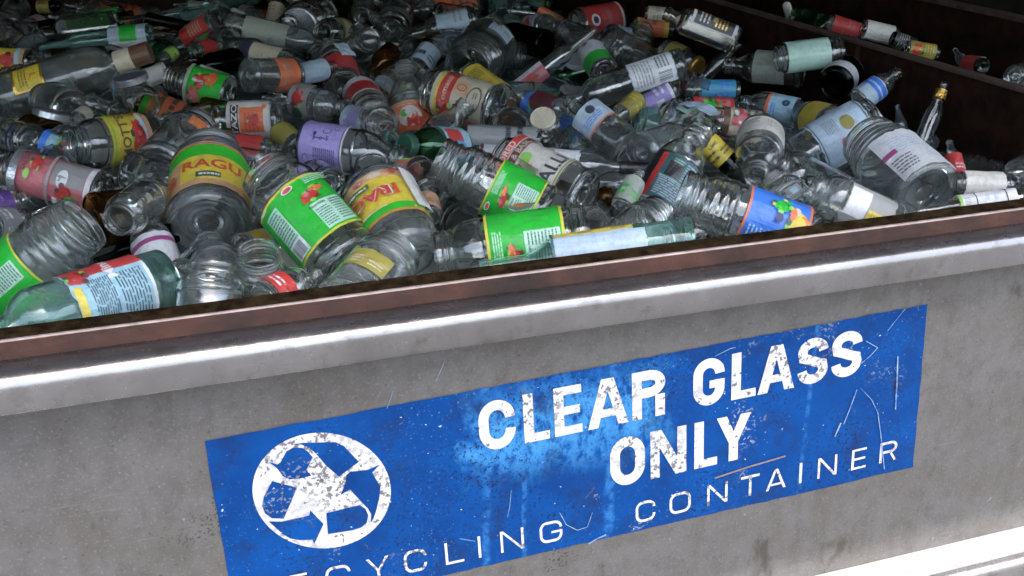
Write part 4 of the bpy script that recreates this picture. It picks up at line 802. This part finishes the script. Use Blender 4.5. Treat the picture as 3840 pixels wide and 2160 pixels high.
# ---------------------------------------------------------------- solve positions in the heap
def solve(o, s=1.0):
    rA = ray(*o['A']); rB = ray(*o['B']); mid = ((o['A'][0] + o['B'][0]) / 2, (o['A'][1] + o['B'][1]) / 2)
    # a centre that sits behind the lip in the picture still stays inside the bin
    rm = ray(*mid)
    d = 1.2
    for _ in range(12):
        p = CAM + rm * d; z = pile_z(p.x, p.y) + o['dz']; d = .5 * d + .5 * max(.9, min(4.3, (z - CAM.z) / rm.z))
    if o.get('bay2'):
        d = (1.66 - CAM.x) / rm.x
    d *= s
    Rr = o['W'] * d / F / 2; L = o['ratio'] * 2 * Rr
    f = lambda e: ((rB * (d + e)) - (rA * (d - e))).length
    sg = o['t']
    if sg == 0: sg = 1 if o['B'][1] < o['A'][1] else -1
    if f(0) < L:
        lo, hi = 0, L
        for _ in range(30):
            m = (lo + hi) / 2
            if f(sg * m) < L: lo = m
            else: hi = m
        e = sg * lo
        if o['t'] == 0: e = max(-.09, min(.09, e)) if abs(e) > .09 else e
    else: e = 0
    A = rA * (d - e); B = rB * (d + e)
    ymin = 1.012 + Rr
    for q in (0, 1):
        p = (A, B)[q]
        if p.y < ymin and not o.get('bay2'):
            p2 = p * (ymin / p.y)
            if q: B = p2
            else: A = p2
    if not o.get('bay2'):
        wx = max((CAM + A).x, (CAM + B).x); lim = XP - .012 - Rr
        if wx > lim:
            k_ = max(.6, (lim - CAM.x) / (wx - CAM.x)); A = A * k_; B = B * k_; Rr *= k_; d *= k_
    L = min((B - A).length, L * 1.5) if e == 0 or (B - A).length > L else (B - A).length
    return CAM + A, CAM + B, Rr, d
for i, o in enumerate(H):
    if i >= NB2: o['bay2'] = True
    o['s'] = 1.0
def seg_dist(p1, q1, p2, q2):
    d1 = q1 - p1; d2 = q2 - p2; r = p1 - p2; a = d1.dot(d1); e = d2.dot(d2); f = d2.dot(r); c = d1.dot(r); b = d1.dot(d2); den = a * e - b * b
    s = max(0, min(1, (b * f - c * e) / den)) if den > 1e-12 else 0
    t = (b * s + f) / e if e > 1e-12 else 0
    if t < 0: t = 0; s = max(0, min(1, -c / a))
    elif t > 1: t = 1; s = max(0, min(1, (b - c) / a))
    return ((p1 + d1 * s) - (p2 + d2 * t)).length
S = [solve(o) for o in H]
for itn in range(14):
    mv = [0.0] * len(H)
    for i in range(len(H)):
        for j in range(i + 1, len(H)):
            a, b_ = S[i], S[j]
            if abs((a[0] + a[1] - b_[0] - b_[1]).length) > 2 * ((a[1] - a[0]).length + (b_[1] - b_[0]).length) / 2 + .3: continue
            ga = (a[1] - a[0]).normalized() * a[2] * .6; gb = (b_[1] - b_[0]).normalized() * b_[2] * .6
            pen = (a[2] + b_[2]) * .92 - seg_dist(a[0] + ga, a[1] - ga, b_[0] + gb, b_[1] - gb)
            if pen > .002:
                ka = (H[i]['A'][1] + H[i]['B'][1]) / 2 + 120 * H[i]['bump']; kb = (H[j]['A'][1] + H[j]['B'][1]) / 2 + 120 * H[j]['bump']
                q = .35 * pen / a[3]
                if ka > kb: mv[i] -= q; mv[j] += q
                else: mv[i] += q; mv[j] -= q
    for i, o in enumerate(H):
        o['s'] = max(.90, min(1.13, o['s'] + max(-.03, min(.03, mv[i])))); S[i] = solve(o, o['s'])

names = {'cyl': 'glass_jar', 'jar': 'glass_jar', 'ribjar': 'glass_jar', 'juice': 'glass_bottle', 'wine': 'glass_bottle', 'beer': 'glass_bottle', 'liquor': 'glass_bottle', 'square': 'glass_bottle'}
def place(o, A, B, face=True, roll=None):
    z = (B - A).normalized()
    v = (CAM - (A + B) / 2).normalized()
    x = v - z * v.dot(z)
    if x.length < .15: x = Vector((0, 0, 1)) - z * z.z
    x.normalize(); y = z.cross(x)
    m = Matrix((x, y, z)).transposed().to_4x4(); m.translation = A
    if roll: m = m @ Matrix.Rotation(roll, 4, 'Z')
    o.matrix_world = m
allcaps = []
for o, (A, B, Rr, d) in zip(H, S):
    L = (B - A).length; k = o['kind']; nm = names[k]; cat = 'jar' if nm == 'glass_jar' else 'bottle'
    seg = 40 if Rr * F / d > 25 else 26
    me = body_mesh(k, Rr, L, glass(o['gl']), 'body', seg, 3 if Rr * F / d > 20 else 2, o['rough'])
    root = empty(nm)
    place(root, A, B)
    b_ = bpy.data.objects.new('body', me); C.objects.link(b_); b_.parent = root
    lb = o['lab']
    if lb:
        v = lb.get('v') or PROF[k][2]
        rl = .975 if k in ('jar', 'ribjar', 'juice', 'cyl') else 1.0
        lm = label_mesh(Rr * rl + (.0004 if rl < 1 else 0), v[0] * L, v[1] * L, lb['span'], lb['bg'], lb['el'], lb.get('roll', 0), lb.get('sq', False))
        l_ = bpy.data.objects.new('label', lm); C.objects.link(l_); l_.parent = root
    if o['extra']:
        c, v0, v1 = o['extra']
        lm = label_mesh(Rr * (.42 if k != 'beer' else .56), v0 * L, v1 * L, 358, c, []); l_ = bpy.data.objects.new('neck_label', lm); C.objects.link(l_); l_.parent = root
    if o['cap']:
        cm = cap_mesh(Rr, L, k, o['cap']); c_ = bpy.data.objects.new('cap', cm); C.objects.link(c_); c_.parent = root
    tag(root, o['desc'], cat, 'discarded clear glass in the container')
    allcaps.append((A, B, Rr))

def to_px(p):
    q = p - CAM; c_ = [sum(R[k][i] * q[i] for i in range(3)) for k in range(3)]
    return c_[0] / c_[2] * F + 512, c_[1] / c_[2] * F + 288
import re as _re
def shorten(t):
    t = _re.split(r",| at | lying| leaning| above| below| under | beside| near| behind| pressed| standing| right of| left of| between| tucked| in the| beyond| far back| catching| showing| topmost| sloping| facing| turned| low | against| open towards| on the| with its| cut by| midway| pointing| towards", t)[0]
    return ' '.join(t.split()[:9])
SH_ = [(to_px((A + B) / 2), (A + B) / 2, shorten(o['desc'])) for o, (A, B, _, _) in zip(H, S)]
used_desc = {}
def beside(p):
    x, y = to_px(p); best = min(SH_, key=lambda q: (q[1] - p).length); dx = x - best[0][0]; dy = y - best[0][1]
    w_ = ('left of' if dx < 0 else 'right of') if abs(dx) > abs(dy) * 1.2 else ('below' if dy > 0 else 'behind')
    return f"just {w_} the {best[2]}"
def cap16(t, alt):
    return t if len(t.split()) <= 16 else (alt if len(alt.split()) <= 16 else ' '.join(alt.split()[:16]))
# fillers: plainer jars and bottles wedged between and under the others
protos = {}
FLC = ['clear'] * 7 + ['dusty', 'dusty', 'bluegrey', 'green', 'teal', 'amber']
FLL = [None] * 16 + ['white', 'ivory', 'cream', 'paleblue', 'red', 'green', 'grey', 'orange', 'palegreen', 'navy', 'blue', 'pink', 'yellow', 'black']
rnd = random.Random(11)
def proto(k, g, l):
    key = (k, g, l)
    if key in protos: return protos[key]
    Rr = {'jar': .040, 'ribjar': .043, 'juice': .034, 'wine': .037, 'beer': .030, 'liquor': .043, 'square': .036}[k]; L = PROF[k][0] * Rr * 2
    me = body_mesh(k, Rr, L, glass(g), 'body', 24, 2)
    lm = None
    if l:
        v = PROF[k][2]; P0 = L_plain(l, {'black': 'silver', 'navy': 'paleblue', 'red': 'cream', 'green': 'white'}.get(l, 'ink'), 0, rnd.choice([160, 220, 330]), n=rnd.choice([3, 5, 7]), band=rnd.choice([None, 'red', 'green', 'gold', 'navy']), bar=rnd.random() < .4, dot=rnd.choice([None, 'red', 'orange', 'green']))
        lm = label_mesh(Rr * (.975 if k in ('jar', 'ribjar', 'juice', 'cyl') else 1), v[0] * L, v[1] * L, P0['span'], P0['bg'], P0['el'], 0, k == 'square')
    protos[key] = (me, lm, Rr, L); return protos[key]
cand = 0; nfill = 0
zone_words = lambda x, y: ('beyond the partition' if x > XP else ('in the dark back of the heap' if y > 1.7 else ('in the middle of the heap' if y > .7 else 'near the front lip'))) + ('' if x > XP else (', left side' if x < .25 else (', right side' if x > .85 else ', centre')))
colword = dict(clear='clear', dusty='cloudy', bluegrey='bluish', green='green-tinted', teal='pale teal', amber='amber')
LIM = 290
for tries in range(30000):
    if nfill >= LIM: break
    y = .08 + 3.15 * rnd.random() ** 1.25
    bay2 = rnd.random() < .07
    x = rnd.uniform(XP + .1, XB - .1) if bay2 else rnd.uniform(-.12 * (y + 1) - .30, XP - .07)
    lay = rnd.choice([-.01, -.03, -.05, -.075]) if y > 1.0 else rnd.choice([-.035, -.05, -.065, -.08])
    k = rnd.choice(['jar', 'jar', 'ribjar', 'juice', 'juice', 'wine', 'beer', 'liquor', 'square'])
    g = rnd.choice(FLC); l = rnd.choice(FLL)
    if y < .75: l = None
    key = (k, g, l)
    if key not in protos and len(protos) > 55:
        cands = [q for q in protos if q[0] == k and (y > .75 or q[2] is None)]
        if not cands: continue
        key = rnd.choice(cands)
    me, lm, Rr, L = proto(*key)
    th = rnd.uniform(0, 2 * PI); ph = rnd.gauss(0, .28)
    dv = Vector((math.cos(th) * math.cos(ph), math.sin(th) * math.cos(ph), math.sin(ph)))
    c = Vector((x, y, pile_z(x, y) + lay - .005))
    A = c - dv * L / 2; B = c + dv * L / 2
    if min(A.y, B.y) < .02 + Rr or (not bay2 and max(A.x, B.x) > XP - Rr * .8) or (bay2 and (min(A.x, B.x) < XP + Rr or max(A.x, B.x) > XB - Rr)): continue
    ga = dv * Rr * .7; ok = True
    for (a, b_, r2_) in allcaps:
        if (a - c).length > L / 2 + (b_ - a).length + Rr + r2_: continue
        gb = (b_ - a).normalized() * r2_ * .6
        if seg_dist(A + ga, B - ga, a + gb, b_ - gb) < (Rr + r2_) * .75: ok = False; break
    if not ok: continue
    allcaps.append((A, B, Rr)); nfill += 1
    nm = names[k]; cat = 'jar' if nm == 'glass_jar' else 'bottle'
    g_, l_ = key[1], key[2]
    shape = dict(jar='smooth', ribjar='ribbed', juice='tapered', wine='slim', beer='slender', liquor='broad', square='square')[k]
    lw_ = {'paleblue': 'pale blue', 'palegreen': 'pale green'}.get(l_, l_)
    desc = f"{colword[g_]} {shape} {cat}{' with ' + lw_ + ' label' if l_ else ''} {beside(c)}"
    desc = cap16(desc, f"{colword[g_]} {cat} {beside(c)}")
    if lm:
        root = empty(nm); place(root, A, B, roll=rnd.uniform(-1.2, 1.2))
        b_ = bpy.data.objects.new('body', me); C.objects.link(b_); b_.parent = root
        q = bpy.data.objects.new('label', lm); C.objects.link(q); q.parent = root
    else:
        root = bpy.data.objects.new(nm, me); C.objects.link(root); place(root, A, B)
    tag(root, desc, cat, 'discarded clear glass in the container')
print('heroes', len(H), 'fill', nfill, 'protos', len(protos))
# loose lids, torn paper and shards lying on the heap
bpy.context.view_layer.update(); DG = bpy.context.evaluated_depsgraph_get()
def drop(x, y):
    hit, loc, nrm, _, ob, _ = sc.ray_cast(DG, Vector((x, y, Z0 + .1)), Vector((0, 0, -1)))
    return (loc, nrm) if hit and not ob.name.startswith(('label', 'neck', 'cap')) and loc.z > pile_z(x, y) - .09 else (None, None)
def lid_me(Rr, col):
    vs = []; fs = []; seg = 30; pr = [(Rr, 0), (Rr, .010), (Rr * .95, .0125), (Rr * .86, .0118), (Rr * .82, .0105), (Rr * .3, .0105)]; pin = [(Rr * .3, .009), (Rr * .93, .009), (Rr * .96, 0)]
    for q, z in pr + pin:
        for k in range(seg): a = 2 * PI * k / seg; vs.append((q * math.cos(a), q * math.sin(a), z))
    n = len(pr + pin)
    for j in range(n - 1):
        if j == len(pr) - 1: continue
        for k in range(seg): k2 = (k + 1) % seg; fs.append((j * seg + k, j * seg + k2, (j + 1) * seg + k2, (j + 1) * seg + k))
    for k in range(seg): k2 = (k + 1) % seg; fs.append(((n - 1) * seg + k, (n - 1) * seg + k2, k2, k))
    fs.append(tuple((len(pr) - 1) * seg + k for k in range(seg))); fs.append(tuple(len(pr) * seg + k for k in reversed(range(seg))))
    me = bpy.data.meshes.new('jar_lid'); me.from_pydata(vs, [], fs); me.materials.append(paper(col)); me.update(); return me
def orient(o, loc, nrm, lift):
    z = (nrm + Vector((0, 0, .4))).normalized(); x = z.orthogonal().normalized(); y = z.cross(x)
    m = Matrix((x, y, z)).transposed().to_4x4(); m.translation = loc + nrm * lift
    o.matrix_world = m @ Matrix.Rotation(rnd.uniform(0, 6.2), 4, 'Z')
lidm = {c: lid_me(r, c) for c, r in (('gold', .031), ('white', .028), ('silver', .034), ('red', .026), ('dkgreen', .024))}
def scrap_me(w_, h_, cv, seed, th=.0004):
    vs = []; fs = []; n = 8
    for j in range(n + 1):
        for i in range(n + 1):
            u = i / n - .5; v = j / n - .5
            e = .12 * noise.noise(Vector((u * 3, v * 3, seed))) if i in (0, n) or j in (0, n) else 0
            vs.append((w_ * (u + e), h_ * (v + e), cv * (.25 - u * u) + .004 * noise.noise(Vector((u * 4, v * 4, seed + 3)))))
    for j in range(n):
        for i in range(n): a = j * (n + 1) + i; fs.append((a, a + 1, a + n + 2, a + n + 1))
    me = bpy.data.meshes.new('scrap'); me.from_pydata(vs, [], fs); me.update(); return me
def shard_me(seed):
    r = random.Random(seed); R0 = .04; sp = r.uniform(1.0, 1.9); Lh = r.uniform(.04, .08); n = 12; vs = []; fs = []
    for sgn, rr in ((0, R0), (1, R0 - .003)):
        for j in range(5):
            for i in range(n + 1):
                a = -sp / 2 + sp * i / n; zt_ = Lh * (.65 + .5 * noise.noise(Vector((i * .5, seed, 1)))); z_ = Lh * .25 * noise.noise(Vector((i * .6, seed, 7)))
                vs.append((rr * math.sin(a), z_ + (zt_ - z_) * j / 4 - Lh / 3, rr * math.cos(a) - R0 * .85))
    m_ = 5 * (n + 1)
    for j in range(4):
        for i in range(n):
            a = j * (n + 1) + i; q = (a, a + 1, a + n + 2, a + n + 1); fs.append(q); fs.append(tuple(m_ + t for t in reversed(q)))
    bd = [i for i in range(n + 1)] + [j * (n + 1) + n for j in range(1, 5)] + [4 * (n + 1) + i for i in range(n - 1, -1, -1)] + [j * (n + 1) for j in range(3, 0, -1)]
    for a, b_ in zip(bd, bd[1:] + bd[:1]): fs.append((a, m_ + a, m_ + b_, b_))
    me = bpy.data.meshes.new('glass_shard'); me.from_pydata(vs, [], fs); me.materials.append(glass(r.choice(['clear', 'clear', 'teal', 'bluegrey']))); me.update(); return me
scr = [scrap_me(.05, .035, .015, 1), scrap_me(.07, .03, .02, 5), scrap_me(.04, .045, .01, 9)]; shm = [shard_me(k) for k in range(7)]
zw = lambda y: 'near the front of the heap' if y < .8 else ('midway up the heap' if y < 1.6 else 'far back on the heap')
cnt = 0
for k in range(400):
    if cnt >= 72: break
    y = .25 + 2.6 * rnd.random(); x = rnd.uniform(-.10 * (y + 1) - .2, XP - .12)
    loc, nrm = drop(x, y)
    if not loc or nrm.z < .35: continue
    kind = ('lid', 'scrap', 'shard', 'shard', 'shard')[rnd.randrange(5)]
    if (kind == 'scrap' and y < .5) or (kind == 'lid' and y < 1.1): continue
    cnt += 1
    if kind == 'lid':
        c = rnd.choice(list(lidm)); o = bpy.data.objects.new('jar_lid', lidm[c]); C.objects.link(o); orient(o, loc, nrm, .002)
        tag(o, cap16(f"loose round {dict(dkgreen='dark green').get(c, c)} metal jar lid {beside(loc)}", f"metal jar lid {beside(loc)}"), 'lid', 'loose lids on the heap')
    elif kind == 'scrap':
        me = rnd.choice(scr).copy(); c = rnd.choice(['ivory', 'cream', 'white', 'paleblue', 'grey', 'pink']); me.materials.append(paper(c)); o = bpy.data.objects.new('paper_scrap', me); C.objects.link(o); orient(o, loc, nrm, .004)
        tag(o, cap16(f"torn curled {dict(paleblue='pale blue').get(c, c)} label scrap {beside(loc)}", f"paper scrap {beside(loc)}"), 'paper', 'torn paper on the heap')
    else:
        o = bpy.data.objects.new('glass_shard', rnd.choice(shm)); C.objects.link(o); orient(o, loc, nrm, .006)
        tag(o, cap16(f"curved piece of broken glass {beside(loc)}", f"broken glass {beside(loc)}"), 'shard', 'broken shards on the heap')
# glimpses below: a dark rubble of broken glass
bm = bmesh.new(); nx, ny = 60, 90; grid = []
for j in range(ny + 1):
    for i in range(nx + 1):
        x = XL + .04 + (XB - .02 - XL - .04) * i / nx; y = .022 + 3.34 * j / ny
        grid.append((x, y, pile_z(x, y) - .115 + .035 * noise.noise(Vector((x * 14, y * 14, 0))) + .012 * noise.noise(Vector((x * 40, y * 40, 4)))))
fs = [(j * (nx + 1) + i, j * (nx + 1) + i + 1, (j + 1) * (nx + 1) + i + 1, (j + 1) * (nx + 1) + i) for j in range(ny) for i in range(nx)]
bm.free()
rub = simple('glass_rubble', (.26, .29, .275), .3, 0, .6, 30, 1.0, (.05, .058, .055), .5)
ob = linkmesh('broken_glass', grid, fs, rub); ob['kind'] = 'stuff'


# ---------------------------------------------------------------- shelter, ground, light
roofm = simple('dark_roof', (.05, .045, .04), .8, 0, .4, 6)
SH = empty('roofed_shelter', (0, 0, 0)); tag(SH, 'dark roofed shelter standing over and behind the glass container', 'shelter')
RF, RZ = -.52, Z0 + .40
box('roof', -3.0, 4.2, RF, 4.2, RZ, RZ + .08, roofm, SH)
box('rear_wall', -3.0, 4.2, 4.1, 4.2, 0, RZ - .003, roofm, SH)
box('side_wall', -3.0, -2.9, .3, 4.097, 0, RZ - .003, roofm, SH)
box('side_wall', 4.1, 4.2, .3, 4.097, 0, RZ - .003, roofm, SH)
gm = simple('concrete_ground', (.075, .075, .073), .85, 0, .25, 2.5, .4)
g = linkmesh('ground', [(-60, -60, 0), (60, -60, 0), (60, 60, 0), (-60, 60, 0)], [(0, 1, 2, 3)], gm)
g['kind'] = 'structure'
zs = (on_y(3840, 1922, 0).z + on_y(3200, 2086, 0).z) / 2
el = math.atan2(RZ - zs, -RF)
az = math.radians(12)
w = bpy.data.worlds.new('World'); sc.world = w; w.use_nodes = True
nt = w.node_tree; bg = nt.nodes['Background']
sk = nt.nodes.new('ShaderNodeTexSky'); sk.sky_type = 'NISHITA'; sk.sun_disc = False
el_true = math.atan(math.tan(el) * math.cos(az))
sk.sun_elevation = el_true; sk.sun_rotation = PI - az; sk.dust_density = 5; sk.air_density = 1.2; sk.altitude = 0
nt.links.new(sk.outputs[0], bg.inputs[0]); bg.inputs[1].default_value = .15
sd = bpy.data.lights.new('sun', 'SUN'); sd.energy = 3.8; sd.angle = math.radians(.8); sd.color = (1, .96, .9)
so = bpy.data.objects.new('sun', sd); C.objects.link(so)
dirv = Vector((-math.sin(az) * math.cos(el_true), -math.cos(az) * math.cos(el_true), math.sin(el_true)))
so.rotation_euler = dirv.to_track_quat('Z', 'Y').to_euler()
so.location = (0, -3, 4)
print('sun el', math.degrees(el_true), 'zs', zs)
sc.view_settings.view_transform = 'Standard'; sc.view_settings.look = 'None'; sc.view_settings.gamma = 1
sc.view_settings.exposure = 2.85
sc.render.engine = 'CYCLES'
cy = sc.cycles
cy.use_denoising = True; cy.use_adaptive_sampling = True; cy.adaptive_threshold = .01
cy.max_bounces = 18; cy.diffuse_bounces = 4; cy.glossy_bounces = 5; cy.transmission_bounces = 16; cy.transparent_max_bounces = 40
cy.caustics_reflective = False; cy.caustics_refractive = True
cy.sample_clamp_indirect = 4
